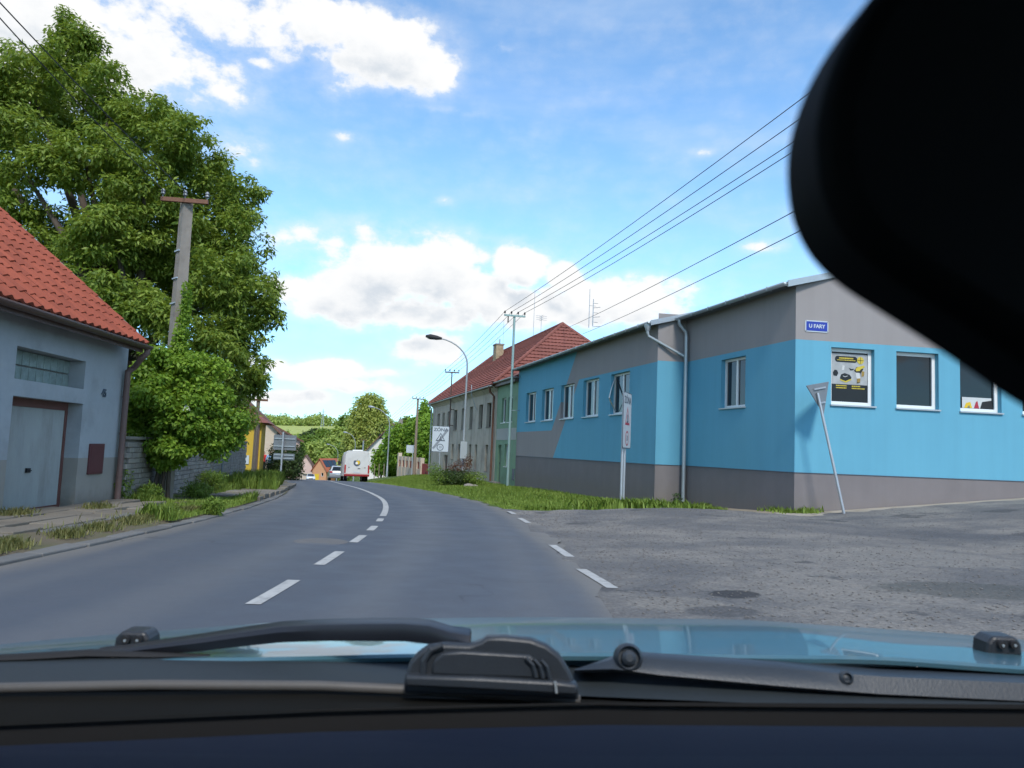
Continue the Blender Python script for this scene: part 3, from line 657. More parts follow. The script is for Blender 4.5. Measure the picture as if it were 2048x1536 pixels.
# downpipes
pb = Dp+N1*.12-D1*.22; gnd = float(H(pb[0], pb[1]))
b = MB(); b.tube([V(pb[0], pb[1], ZE1+.0)+N1*.26, V(pb[0], pb[1], ZE1-.18)+N1*.26, V(pb[0], pb[1], ZE1-.42)+N1*.02, V(pb[0], pb[1], ZE1-.6), V(pb[0], pb[1], gnd)], .06, 10)
for z in (1.2, 2.6, 4.0): b.lathe((pb[0], pb[1], z), Zv, [(.066, 0), (.068, .02), (.066, .04)], 10)
b.build('downpipe', MT['zinc'], BLUE, smooth=50)
hp = V(Ep[0], Ep[1], 0)+N1*.36+D1*.02
b = MB(); b.tube([hp+Zv*ZE2, hp+Zv*(ZE2-.3), hp+Zv*(ZE2-.42)-N1*.03, V(pb[0], pb[1], 4.42)+N1*.02+D1*.05, V(pb[0], pb[1], 4.25)], .05, 10); b.lathe(hp+Zv*(ZE2-.16), Zv, [(.06, -.1), (.11, .06), (.11, .13)], 10)
b.build('downpipe', MT['zinc'], BLUE, smooth=50)
# poster filling the first side window, goods in the third
o = side_ops[0]; pane = lambda u, v, k=.2-.03-.02: V(C0[0], C0[1], 0)+D2*u-N2*k+Zv*v
PW = bpy.data.objects.new('window_poster', None); COL.objects.link(PW); PW.parent = BLUE
PW.location = tuple(V(pane(o[0], o[2]))-worg(BLUE))
u0, u1, v0, v1 = o[0]+.1, o[1]-.1, o[2]+.1, o[3]-.1; hw = v1-v0; ww = u1-u0
def flat(name, m, ua, ub, va, vb, k): b = MB(); b.box(pane((ua+ub)/2, (va+vb)/2, .15-k), D2*(ub-ua)/2, N2*.0012, Zv*(vb-va)/2); return b.build(name, m, PW)
PG = mat('poster_grey', (.36, .37, .37), .4, .5, 3.5); PB = mat('poster_black', (.012, .014, .016), .35, .2, 6); PY = mat('poster_yellow', (.55, .43, .05), .4, .15, 8); PL = mat('poster_pale', (.55, .56, .55), .4, .1, 8); PBR = mat('poster_tan', (.30, .2, .05), .4, .3, 8)
flat('poster_sheet', PB, u0, u1, v0, v1, .0); flat('photo_panel', PG, u0, u1, v0+hw*.35, v1-.03, .003)
X = lambda t: u0+ww*t
Y_ = lambda t: v1-hw*t
b = MB(); b.prism(rrect(pane(X(.40), Y_(.135), .143), D2, Zv, ww*.62, hw*.125, hw*.055), N2*.002); b.build('title_panel', PB, PW)
for (ta, tb, ty, th) in ((.20, .60, .115, .028), (.15, .66, .155, .016)):
    t = ta
    while t < tb:
        w = random.uniform(.02, .045); flat('lettering', PY, X(t), X(min(t+w, tb)), Y_(ty)-hw*th/2, Y_(ty)+hw*th/2, .012); t += w+.008
b = MB(); b.lathe(pane(X(.80), Y_(.145), .14), N2, [(hw*.075, 0), (hw*.075, .003)], 26); b.build('emblem', PY, PW)
b = MB(); b.box(pane(X(.80), Y_(.145), .136), D2*hw*.066, N2*.001, Zv*.006); b.box(pane(X(.80), Y_(.145), .136), D2*.005, N2*.001, Zv*hw*.066); b.build('emblem_cross', PB, PW)
# pictured tools: black and yellow
def polyp(m, pts, k): b = MB(); b.prism([pane(X(a), Y_(c), .15-k) for a, c in pts], N2*.002); b.build('picture', m, PW)
polyp(PB, [(.23, .52), (.26, .45), (.36, .42), (.50, .45), (.55, .50), (.53, .56), (.40, .60), (.25, .56)], .008)
polyp(PY, [(.23, .545), (.38, .585), (.54, .53), (.545, .555), (.39, .615), (.23, .57)], .011); polyp(PL, [(.31, .475), (.37, .49), (.44, .47), (.44, .48), (.37, .502), (.31, .485)], .011)
polyp(PB, [(.62, .36), (.70, .28), (.80, .27), (.88, .32), (.80, .42), (.79, .60), (.70, .62), (.72, .42)], .008); polyp(PY, [(.66, .33), (.72, .28), (.90, .24), (.92, .28), (.80, .33), (.78, .36), (.68, .37)], .011)
polyp(PL, [(.66, .40), (.78, .40), (.80, .52), (.70, .55)], .0095); polyp(PBR, [(.70, .52), (.80, .51), (.79, .59), (.71, .60)], .0125); polyp(PBR, [(.84, .36), (.91, .37), (.90, .46), (.83, .48)], .011)
polyp(PB, [(.03, .42), (.08, .36), (.15, .37), (.18, .43), (.14, .49), (.05, .48)], .008); polyp(PL, [(.30, .26), (.36, .27), (.34, .36), (.28, .36)], .008); polyp(PB, [(.48, .31), (.55, .33), (.62, .32), (.60, .35), (.52, .36)], .008)
for row, ty in ((0, .68), (1, .725)):
    for ta, tb in ((.12, .42), (.56, .80+.12*row)):
        t = ta
        while t < tb: w = random.uniform(.02, .05); flat('lettering', PY, X(t), X(min(t+w, tb)), Y_(ty)-hw*.011, Y_(ty)+hw*.011, .006); t += w+.009
o3 = side_ops[2]
for i, (m, a, bb, h) in enumerate((('yellow', .12, .35, .16), ('sign_red', .40, .55, .20), ('dark', .58, .95, .22), ('green_steel', .2, .3, .1))):
    b = MB(); b.prism([pane(o3[0]+a+.1, o3[2]+.1, .145), pane(o3[0]+bb+.1, o3[2]+.1, .145), pane(o3[0]+bb+.05, o3[2]+.1+h, .145), pane(o3[0]+a+.16, o3[2]+.1+h*.8, .145)], N2*.002); b.build('displayed_goods', MT[m], BLUE)
b = MB(); b.box(pane((o3[0]+o3[1])/2, o3[2]+.24, .149), D2*.42, N2*.001, Zv*.14); b.build('display_panel', PL, BLUE)
# street name plate
sp_ = on(1633, 653, C0, AZ2); SN = thing('street_name_plate', 'blue enamel street name plate reading U FARY on the grey side wall', 'sign', sp_+N2*.003)
b = MB(); b.prism(rrect(sp_+N2*.004, D2, Zv, .62, .29, .04), N2*.012); b.build('rim', MT['sign_white'], SN)
b = MB(); b.prism(rrect(sp_+N2*.0165, D2, Zv, .565, .235, .03), N2*.003); b.build('plate', MT['sign_blue'], SN)
text_obj('lettering', 'U FARY', .13, MT['sign_white'], SN, sp_+N2*.022, D2, Zv, .001, 1.0, bold=.004)
for s in (-1, 1):
    for t in (-1, 1): b = MB(); b.lathe(sp_+D2*s*.285+Zv*t*.12+N2*.016, N2, [(.01, 0), (.008, .006)], 8); b.build('screw', MT['dark'], SN)
# a loose strip of white film fluttering from the fifth window
f = far_ops[4]; q0 = V(Ep[0], Ep[1], 0)
b = MB(); cpts = [(f[1]-.06, 4.0, .12), (f[1]-.10, 3.6, -.02), (f[1]-.18, 3.3, -.12), (f[1]-.45, 3.25, -.22), (f[1]-.2, 3.2, -.10), (f[1]-.28, 2.8, .10)]
rows = [[q0+D1*(u-.05)-N1*k+Zv*v, q0+D1*(u+.05)-N1*k+Zv*(v-.03)] for u, v, k in cpts]; b.grid(rows); ff = b.build('window_film', MT['pvc'], BLUE, smooth=True); s_ = ff.modifiers.new('t', 'SOLIDIFY'); s_.thickness = .004

# sandy dirt along the foot of the near block
APR = mat('sandy_dirt', (.27, .225, .16), .95, .25, 2, bump=.5, bs=25, dirt=((.14, .13, .11), .7, 2.2)); P = []
for t in np.linspace(-.9, Lnear+.5, 26):
    row = []; wdt = .75+.35*math.sin(t*1.9)+.2*math.sin(t*4.3)
    for s_ in np.linspace(.01, 1, 5): p = C0+D1*t+N1*wdt*s_-(N2*-.0); row.append((p[0], p[1], float(H(p[0], p[1]))+.055-.03*s_*s_))
    P.append(row)
b = MB(); b.grid(P); struct(b.build('dirt_strip', APR, smooth=True))
# ------------------------------------------------------------------ green house
GRN = mat('green_render', (.20, .32, .205), .88, .1, .8, bump=.2, bs=90, dirt=((.12, .15, .11), .5, 1.2)); GRN2 = mat('pale_render', (.36, .37, .34), .9, .08, 1, bump=.2, bs=90)
P_g = Gp; Lg = float(np.linalg.norm((on(988, 965, Gp, AZ1)-Gp)[:2])); GH = thing('green_house', 'narrow pale green two-storey house squeezed between the blue building and the old grey house', 'house', (Gp[0], Gp[1], -.8))
U = lambda px, py, P: uv1(px, py, P)
ug = lambda px: uv1(px, 880, P_g)[0]
gops = [(ug(1022.5)+.03, ug(1013.5), 2.75, 4.15), (ug(1009), ug(1001), 2.75, 4.15), (ug(1018), ug(1010), .32, 1.55), (ug(1003.5), ug(997), -.62, 1.5)]
mb = MB(); wall(mb, P_g, D1, N1, Lg, -1.8, 5.05, gops, .18); mb.build('street_wall', GRN, GH)
b = MB(); b.box(V(P_g[0], P_g[1], 2.1)+D1*(Lg/2)+N1*.004, D1*(Lg/2-.1), N1*.004, Zv*.32); b.build('pale_band', GRN2, GH)
for o in gops[:3]: window(GH, P_g, D1, N1, *o, depth=.18, sashes=1, glass='glass', sillmat='pvc')
DOORG = mat('door_green', (.14, .20, .14), .6, .1, 3)
b = MB(); o = gops[3]; c_ = V(P_g[0], P_g[1], 0)+D1*(o[0]+o[1])/2-N1*.15+Zv*(o[2]+o[3])/2; b.box(c_, D1*(o[1]-o[0])/2, N1*.03, Zv*(o[3]-o[2])/2)
dr = b.build('door', DOORG, GH); b = MB(); b.tube([c_+D1*.3+N1*.06-Zv*.05, c_+D1*.3+N1*.06+Zv*.08], .012, 6); b.build('handle', MT['dark'], dr)
b = MB(); b.box(V(P_g[0], P_g[1], -.05)+D1*.28+N1*.03, D1*.16, N1*.03, Zv*.3); b.build('meter_box', MT['sign_line'], GH)
b = MB(); b.box(V(P_g[0], P_g[1], -.66)+D1*(o[0]+.5)+N1*.2, D1*.6, N1*.2, Zv*.07); b.build('doorstep', MT['concrete'], GH)
b = MB(); e = V(P_g[0], P_g[1], 5.08)+N1*.25; b.prism([e, e+Zv*.06, e-N1*5+Zv*2.4, e-N1*5+Zv*2.2], D1*Lg); b.build('roof', mat('roof_old', (.16, .07, .05), .8, .2, 2), GH)
b = MB(); b.prism([e-N1*.02-Zv*.02, e-N1*.02-Zv*.22, e-N1*.25-Zv*.22, e-N1*.25-Zv*.02], D1*Lg); b.build('fascia', MT['brown_metal'], GH)
gutter(GH, e+N1*.08+Zv*.02, e+N1*.08+Zv*.02+D1*Lg, .06)

# ------------------------------------------------------------------ old grey house with the red hip roof
def m_oldwall():
    m = mat('old_render', (.47, .415, .335), .93, .16, .5, bump=.5, bs=30, dirt=((.20, .18, .16), .7, .55)); k = NT(m.node_tree); b = k.n['Principled BSDF']
    src = b.inputs['Base Color'].links[0].from_socket; tc = k.new('ShaderNodeTexCoord'); mp = k.new('ShaderNodeMapping'); mp.inputs['Scale'].default_value = (1.2, 1.2, .12); k.l.new(tc.outputs['Object'], mp.inputs[0])
    st = k.ramp(k.noise(mp.outputs[0], 1.6, 6, .7), .48, .72); c = k.mix(k.math('MULTIPLY', st, .6), src, (.15, .14, .13, 1))
    pt = k.ramp(k.noise(tc.outputs['Object'], .8, 6, .7), .6, .68); c = k.mix(k.math('MULTIPLY', pt, .55), c, (.43, .38, .31, 1)); k.l.new(c, b.inputs['Base Color']); return m
Qp = P_g+D1*Lg+N1*0.02; Lo = 23.6; OH = thing('old_house', 'old grey weathered two-storey house with red tiled hip roof and brick chimney', 'house', (Qp[0], Qp[1], -.9))
uo = lambda px: uv1(px, 880, Qp)[0]
oops_ = []
for a, b in ((873, 877.5), (882.5, 887), (893, 898), (905.5, 912), (921, 928), (937, 943), (955.5, 963), (971, 980)): oops_.append((uo(b), uo(a), 2.55, 4.05))
for a, b in ((904, 908), (917, 921), (938, 943), (950.5, 955), (971.5, 976.5)): oops_.append((uo(b), uo(a), -.1 if a > 930 else .4, 1.5))
oops_.append((uo(897), uo(889.5), -1.2, .65))
OLD = m_oldwall(); mb = MB(); wall(mb, Qp, D1, N1, Lo, -2.4, 4.95, oops_, .25); mb.build('street_wall', OLD, OH)
WB = 10.2
mb = MB(); wall(mb, Qp, -N1, -D1, WB, -2, 4.95); wall(mb, Qp+D1*Lo, -N1, D1, WB, -2.4, 4.95); mb.build('end_wall', OLD, OH)
BRN = mat('window_brown', (.09, .065, .05), .6, .2, 5); 
for i, o in enumerate(oops_[:8]): window(OH, Qp, D1, N1, *o, depth=.25, sashes=2, frame=MT['pvc'] if i in (4,) else BRN, glass='glass_dark', sillmat='concrete', bars=1, fw=.06)
for o in oops_[8:13]: window(OH, Qp, D1, N1, *o, depth=.22, sashes=1, frame=BRN, glass='glass_dark', sillmat='concrete', fw=.06)
o = oops_[13]; b = MB(); b.box(V(Qp[0], Qp[1], 0)+D1*(o[0]+o[1])/2-N1*.2+Zv*(o[2]+o[3])/2, D1*(o[1]-o[0])/2, N1*.03, Zv*(o[3]-o[2])/2); b.build('door', MT['brown_metal'], OH)
b = MB(); b.prism([V(Qp[0], Qp[1], 4.62)+N1*.003, V(Qp[0], Qp[1], 4.95)+N1*.003, V(Qp[0], Qp[1], 4.95)+N1*.28, V(Qp[0], Qp[1], 4.86)+N1*.28, V(Qp[0], Qp[1], 4.72)+N1*.10], D1*Lo); b.build('cornice', OLD, OH)
# the tiled roof: courses of tiles on both visible slopes
TILE_R = mat('tile_red_old', (.225, .08, .062), .8, .25, .6, orand=.12, var2=.16, dirt=((.16, .06, .05), .6, .9), bump=.3, bs=12)
Qz = V(Qp[0], Qp[1], 5.0); ov = .35; RZ = 9.55; hipA, hipB = 3.7, .8
cA, cB = Qz+N1*ov-D1*ov, Qz+N1*ov+D1*(Lo+ov); cC, cD = Qz-N1*(WB+ov)-D1*ov, Qz-N1*(WB+ov)+D1*(Lo+ov)
rA, rB = Qz-N1*WB/2+D1*hipA, Qz-N1*WB/2+D1*(Lo-hipB); rA[2] = rB[2] = RZ
roofO = thing('roof', '', '', Qz); del roofO['label'], roofO['category']; roofO.parent = OH; roofO.location = tuple(Qz-worg(OH))
def courses(a0, b0, a1, b1, n, nrmv):
    for i in range(n):
        t0, t1 = i/n, (i+1)/n; lo0, lo1 = a0+(a1-a0)*t0, b0+(b1-b0)*t0; hi0, hi1 = a0+(a1-a0)*t1, b0+(b1-b0)*t1
        w = np.linalg.norm(lo1-lo0); k = max(2, int(w/.24)); b = MB(); A, B, Cc = [], [], []
        for j in range(k*2+1):
            s = j/(k*2); wv = .035*(1 if j % 2 else 0); jl = random.uniform(-.008, .008)
            p = lo0+(lo1-lo0)*s; qv = hi0+(hi1-hi0)*s; A.append(p+nrmv*(.075+wv+jl)-(qv-p)*.08); B.append(qv+nrmv*(.02+wv*.5)); Cc.append(p+nrmv*.0-(qv-p)*.08)
        b.grid([Cc, A, B]); b.build('tile_course', TILE_R, roofO)
n1v = nrm(np.cross(cB-cA, rA-cA)); n1v = n1v if n1v[2] > 0 else -n1v; n2v = nrm(np.cross(cC-cA, rA-cA)); n2v = n2v if n2v[2] > 0 else -n2v
courses(cA, cB, rA, rB, 19, n1v); courses(cC, cA, rA, rA-D1*0+V(0, 0, 0), 19, n2v)
b = MB(); b.add([cA, cB, rB, rA, cC, cD], [(0, 1, 2, 3), (4, 0, 3), (5, 4, 3, 2), (1, 5, 2), (0, 4, 5, 1)]); b.build('deck', TILE_R, roofO)
def ridge(a, b_, r=.11):
    L = np.linalg.norm(b_-a); n = int(L/.38); t = (b_-a)/n; bb = MB()
    for i in range(n): p = a+t*i; bb.tube([p-Zv*.01, p+t*1.05+Zv*.015], [r*1.12, r*.95], 8)
    bb.build('ridge_tiles', TILE_R, roofO)
ridge(cA+Zv*.1, rA+Zv*.05); ridge(cC+Zv*.1, rA+Zv*.05); ridge(rA+Zv*.07, rB+Zv*.07); ridge(cB+Zv*.1, rB+Zv*.05)
gutter(OH, cA+N1*.06-Zv*.04+D1*.3, cB+N1*.06-Zv*.04, .07)
CHM = mat('chimney_brick', (.42, .34, .22), .9, .35, 5, bump=.5, bs=20, dirt=((.2, .13, .09), .5, 3))
chp = on(1026, 690, V(*(rA-N1*0)[:2], 0), AZ1); ch = V(chp[0], chp[1], 0)+N1*1.2
chm = thing('chimney', '', '', ch+Zv*8.2); del chm['label'], chm['category']; chm.parent = OH; chm.location = tuple(ch+Zv*8.2-worg(OH))
b = MB(); b.box(ch+Zv*8.65, D1*.5, N1*.3, Zv*.98); b.build('shaft', CHM, chm)
for i in range(24):
    zz = 7.75+i*.078
    for s in (-1, 1):
        for j in range(4):
            b = MB(); b.box(ch+Zv*zz+D1*((j-1.5)*.24+(.06 if i % 2 else 0))+N1*s*.303, D1*.11, N1*.012, Zv*.033) if s > 0 else b.box(ch+Zv*zz+N1*((j-1.5)*.15)-D1*.503, N1*.068, D1*.012, Zv*.033)
            b.build('brick', CHM, chm)
b = MB(); b.box(ch+Zv*9.66, D1*.56, N1*.36, Zv*.05); b.build('cap', MT['concrete'], chm); b = MB(); b.tube([ch+D1*-.3+Zv*9.7, ch-D1*.3+Zv*10.1], .07, 8); b.build('flue', MT['steel'], chm)
# downpipe, cable and brackets on the old house
b = MB(); p = Qp+D1*.35+N1*.12; b.tube([V(p[0], p[1], 4.95)+N1*.3, V(p[0], p[1], 4.6)+N1*.25, V(p[0], p[1], 4.35), V(p[0], p[1], -.8)], .065, 8); b.build('downpipe', MT['rust'], OH, smooth=50)
b = MB(); p = Qp+D1*(Lo-.1)+N1*.12; b.tube([V(p[0], p[1], 4.95)+N1*.3, V(p[0], p[1], 4.5)+N1*.02, V(p[0], p[1], -1.3)], .06, 8); b.build('downpipe', MT['zinc'], OH, smooth=50)
b = MB(); p = on(955, 775, Qp, AZ1); b.tube([p+N1*.4+Zv*.15, p+N1*.4-Zv*.5+D1*-.1, p+N1*.05-Zv*1.5-D1*.2], .03, 6); b.build('cable', MT['zinc'], OH)
# masts and aerials on the roof
def on_ridge(px, py): 
    n = V(N1[0], N1[1]); d = rayY(px, py); t = (rA[:2]@n)/(d[:2]@n); return V(d[0]*t, t, EYE+d[2]*t)
def mast(px, ytop, ybot, r=.022):
    a, c = on_ridge(px, ybot), on_ridge(px, ytop); a = V(c[0], c[1], max(RZ-.9, min(a[2], RZ))); b = MB(); b.tube([a, V(a[0], a[1], c[2])], [r, r*.7], 6); return b, V(a[0], a[1], c[2])
b, t = mast(1070, 580, 665); b.build('mast', MT['steel'], OH)
b, t = mast(1083, 632, 660)
for z in (.0, -.14, -.28): b.tube([t+Zv*z-D1*.45, t+Zv*z+D1*.45], .012, 5); b.tube([t+Zv*z-N1*.4, t+Zv*z+N1*.4], .012, 5)
b.build('aerial', MT['steel'], OH)
b, t = mast(1008, 640, 705, .02); b.build('mast', MT['steel'], OH)
b, t = mast(994, 675, 712, .02); b.tube([t-N1*.15, t+N1*.25+Zv*.05], .02, 5); b.lathe(t-Zv*.95-D1*.22, -D1+Zv*.2, [(.06, -.02), (.3, .1), (.28, .11), (.02, .02)], 14); b.build('dish_aerial', MT['pvc'], OH)
b, t = mast(1180, 578, 700, .025); b.tube([t-Zv*1.0, t-Zv*1.0+N1*-.4], .012, 5); b.build('mast', MT['steel'], OH)
b, t = mast(1187, 598, 700, .035)
for i in range(6): b.tube([t-Zv*(.25+i*.28), t-Zv*(.25+i*.28)+D1*(-.38 if i % 2 else .0)-N1*.3], .016, 5)
b.build('aerial', MT['steel'], OH)

# ------------------------------------------------------------------ garage house on the left
GA = V(*at(215, 1015, 14.5)); AZG = -3.5; DG = dirv(AZG); NG = V(DG[1], -DG[0], 0)
ugar = lambda px, py: ((lambda p: (float((p-GA)[:2]@DG[:2]), p[2]))(on(px, py, GA, AZG)))
uEnd = ugar(232, 1000)[0]; GB = GA+DG*uEnd; GHs = thing('garage_house', 'pale grey-blue garage house numbered 45 with red pantile roof and metal garage door', 'house', (GB[0], GB[1], -.05))
def m_garwall():
    m = mat('garage_render', (.39, .415, .43), .9, .14, .7, bump=.3, bs=70, dirt=((.24, .25, .25), .6, 1.0)); k = NT(m.node_tree); b = k.n['Principled BSDF']; src = b.inputs['Base Color'].links[0].from_socket
    tc = k.new('ShaderNodeTexCoord'); sp = k.new('ShaderNodeSeparateXYZ'); k.l.new(tc.outputs['UV'], sp.inputs[0])
    lowc = k.mix(k.noise(tc.outputs['Object'], 2, 5), (.27, .255, .225, 1), (.36, .34, .30, 1)); c = k.mix(k.math('LESS_THAN', sp.outputs[1], .77), src, lowc); 
    c = k.mix(k.math('MULTIPLY', k.ramp(k.math('ADD', sp.outputs[1], k.math('MULTIPLY', k.noise(tc.outputs['Object'], 5, 5), .4)), .1, .5, 1, 0), .55), c, (.15, .135, .11, 1))
    k.l.new(c, b.inputs['Base Color']); return m
L0 = 8.0; PG0 = GB-DG*L0           # wall starts L0 before the far corner, towards the camera
ugl = lambda px, py: ugar(px, py)[0]-uEnd+L0
ops = [(ugl(28, 790)-.02, ugl(166, 808), -.12, 1.70), (ugl(34, 700), ugl(172, 725), 1.95, 2.43)]
GW = m_garwall(); mb = MB(); wall(mb, PG0, DG, NG, L0, -.6, 3.0, ops, .32); mb.build('street_wall', GW, GHs)
mb = MB(); wall(mb, GB, -NG, DG, 5.4, -.6, 3.0); mb.add([GB*V(1, 1, 0)+Zv*3, (GB-NG*5.4)*V(1, 1, 0)+Zv*3, (GB-NG*2.9)*V(1, 1, 0)+Zv*5.2], [(0, 1, 2)], 0, [[(0, 3), (5, 3), (2.7, 5.7)]]); mb.build('gable_wall', GW, GHs)
# garage door: corrugated steel leaf in a red-brown frame
CORR = mat('garage_steel', (.34, .36, .35), .55, .18, 1.5, metal=.2, dirt=((.20, .19, .17), .6, 1.6), stretch=(1, 1, .3)); o = ops[0]; pg = V(PG0[0], PG0[1], 0); gd = lambda u, v, k=.3: pg+DG*u-NG*k+Zv*v
RBR = mat('door_frame_red', (.16, .07, .058), .6, .2, 5)
b = MB()
for (a, c, e, f_) in ((o[0], o[1], o[3]-.13, o[3]), (o[0], o[0]+.07, o[2], o[3]-.13), (o[1]-.07, o[1], o[2], o[3]-.13), (o[0]+.07, o[1]-.07, o[2], o[2]+.10)): b.box(gd((a+c)/2, (e+f_)/2, .27), DG*(c-a)/2, NG*.03, Zv*(f_-e)/2)
gfr = b.build('garage_door', RBR, GHs); ua, ub = o[0]+.075, o[1]-.075; n = 44; rows = []
for i in range(n+1):
    u = ua+(ub-ua)*i/n; k = .292 if i % 2 else .255; rows.append([gd(u, o[2]+.10, k), gd(u, o[3]-.13, k)])
b = MB(); b.grid(rows); b.build('leaf', CORR, gfr)
b = MB(); b.box(gd(ua+(ub-ua)*.5, .58, .25), DG*.05, NG*.015, Zv*.035); b.tube([gd(ua+(ub-ua)*.5, .58, .24), gd(ua+(ub-ua)*.5, .58, .2), gd(ua+(ub-ua)*.5-.06, .58, .2)], .01, 6); b.build('handle', MT['dark'], gfr)
# glass-block window: two rows of blocks
GBK = mat('glass_block', (.25, .31, .28), .15, .45, 9, bump=.6, bs=35, spec=.7); o = ops[1]; gw = bpy.data.objects.new('glass_block_window', None); COL.objects.link(gw); gw.parent = GHs; gw.location = tuple(gd(o[0], o[2])-worg(GHs))
b = MB(); b.box(gd((o[0]+o[1])/2, (o[2]+o[3])/2, .30), DG*(o[1]-o[0])/2, NG*.01, Zv*(o[3]-o[2])/2); b.build('mortar', MT['concrete'], gw)
nb = int((o[1]-o[0])/.2); wb = (o[1]-o[0])/nb
for i in range(nb):
    for j in range(2):
        b = MB(); hh = (o[3]-o[2])/2; b.box(gd(o[0]+wb*(i+.5), o[2]+hh*(j+.5), .275), DG*(wb/2-.008), NG*.02, Zv*(hh/2-.008)); b.build('glass_block', GBK, gw, bevel=.012)
p = on(207, 787, GA, AZG); text_obj('house_number', '45', .2, MT['sign_line'], GHs, p+NG*.012, DG, Zv, .008, .85, bold=.004)
u_b = [ugl(178, 890), ugl(206, 892)]
b = MB(); b.box(gd((u_b[0]+u_b[1])/2, .75, -.015), DG*(u_b[1]-u_b[0])/2, NG*.02, Zv*.27); mbx = b.build('meter_cupboard', mat('meter_red', (.115, .04, .042), .6, .15, 5), GHs, bevel=.006)
b = MB(); b.box(gd((u_b[0]+u_b[1])/2, .75, -.037), DG*((u_b[1]-u_b[0])/2-.03), NG*.004, Zv*.24); b.build('cupboard_door', mbx.data.materials[0], mbx, bevel=.004)
# roof of pantiles
TR = mat('pantile_red', (.29, .068, .034), .7, .12, .8, var2=.08, bump=.15, bs=40, dirt=((.15, .055, .045), .55, 1.1), orand=.14)
grf = bpy.data.objects.new('roof', None); COL.objects.link(grf); grf.parent = GHs; eo = .42
ec = on(289, 689, PG0+NG*eo, AZG); eA = V(PG0[0], PG0[1], 0)+NG*eo; eA[2] = ec[2]; ev = on(0, 425, ec, AZG+90); SG = float((ev[2]-ec[2])/np.linalg.norm((ev-ec)[:2])); print('slope', SG); upv = nrm(-NG+Zv*SG); nv = nrm(NG*SG+Zv); Lr = float((ec-eA)[:2]@DG[:2]); print('Lr', Lr, L0, eA); runL = 4.55
grf.location = tuple(eA-worg(GHs))
b = MB(); b.prism([eA, eA-nv*.08, eA-nv*.08+upv*runL, eA+upv*runL], DG*Lr); b.build('roof_deck', MT['brown_metal'], grf)
b = MB(); ap = eA+upv*runL; dn = nrm(NG*-1-Zv*SG); b.prism([ap, ap+dn*4.4, ap+dn*4.4-Zv*.1, ap-Zv*.1], DG*Lr); b.build('roof_back_slope', TR, grf)
tw, tl = .25, .33; nx = int(Lr/tw); ny = int(runL/tl); b = MB(); prof = [(0, .045), (.03, .05), (.07, .03), (.12, .008), (.17, .008), (.21, .03), (.25, .05), (.27, .045)]
rows = [[DG*(x-.004)+upv*yy+nv*(z+lift) for x, z in prof] for yy, lift in ((-.03, -.012), (-.03, .035), (tl+.02, .012))]; b.grid([[p for p in r] for r in rows])
proto = b.build('tile', TR, grf, smooth=35, local=True); n_t = 0; first = True
for j in range(ny):
    for i in range(nx-1, -1, -1):
        w = eA+DG*(Lr-(nx-i)*tw)+upv*(tl*j)+nv*.012; v_ = w-V(0, 0, EYE); z = v_@_f
        px = 1024+FPX*(v_@_r)/z if z > 0 else -999
        if px < -60 or n_t >= 300: continue
        t = proto if first else proto.copy()
        if not first: COL.objects.link(t)
        first = False; t.location = tuple(w-eA+nv*random.uniform(-.004, .004)); t.rotation_euler = (random.uniform(-.008, .008), random.uniform(-.008, .008), random.uniform(-.01, .01)); n_t += 1
print('tiles', n_t)
b = MB(); e = eA+DG*Lr; b.prism([e-nv*.06, e+nv*.075, e+nv*.075+upv*runL, e-nv*.06+upv*runL], DG*.05); b.build('verge_board', mat('verge_pale', (.40, .33, .28), .8, .15, 3), grf)
g0 = eA+NG*.07-nv*.03; gutter(GHs, g0-DG*.0, g0+DG*(Lr+.12), .075, 'brown_metal')
b = MB(); b.box(eA+DG*Lr/2-Zv*.07-NG*.03, DG*Lr/2, NG*.012, Zv*.09); b.build('fascia', MT['brown_metal'], GHs)
pe = g0+DG*(Lr+.02); pw = GB+NG*.09-DG*.16
b = MB(); b.tube([pe-Zv*.02, pe-Zv*.14, pe-Zv*.22-NG*.06-DG*.04, V(pw[0], pw[1], 2.50)+NG*.09+DG*.06, V(pw[0], pw[1], 2.40), V(pw[0], pw[1], 2.25), V(pw[0], pw[1], -.05)], .058, 10); 
for z in (.4, 1.2, 1.9): b.lathe((pw[0], pw[1], z), Zv, [(.066, 0), (.066, .04)], 10)
b.build('downpipe', MT['brown_pipe'], GHs, smooth=50)

# ------------------------------------------------------------------ garden wall of pale bricks
BRK = mat('pale_brick', (.31, .285, .25), .92, .2, 3, orand=.14, var2=.15, bump=.4, bs=40, dirt=((.15, .135, .12), .6, 2))
GWALL = thing('garden_wall', 'low wall of pale stone blocks between the garage house and the pole', 'wall', (-7.8, 15.4, -.2))
wl = [V(GB[0]+.05, GB[1]+.05, 0), V(-8.05, 18.5, 0), V(-8.85, 23, 0), V(-10.6, 31, 0)]; bh, bl = .105, .30; cnt = 0; rest = MB()
mo = MB()
for a, c in zip(wl[:-1], wl[1:]):
    d = nrm(c-a); n = V(d[1], -d[0], 0); L = np.linalg.norm(c-a); nb = int(L/bl); 
    zb, zt = float(GZ(a[1]))-.1, 1.2-.004*a[1]
    mo.prism([a+Zv*zb, a+Zv*(zt-.03), a-n*.25+Zv*(zt-.03), a-n*.25+Zv*zb], c-a)
    for j in range(int((zt-zb)/bh)):
        for i in range(nb):
            ctr = a+d*((i+.5+(.5 if j % 2 else 0))*L/nb)+Zv*(zb+(j+.5)*bh)+n*(.004+random.uniform(0, .018)); sh = random.uniform(.47, .485)
            if cnt < 300 and ctr[2] > -.35:
                b = MB(); b.box(ctr, d*L/nb*sh, n*.05, Zv*(bh*.46)); b.build('brick', BRK, GWALL, bevel=.008); cnt += 1
            else: rest.box(ctr, d*L/nb*sh, n*.05, Zv*(bh*.46))
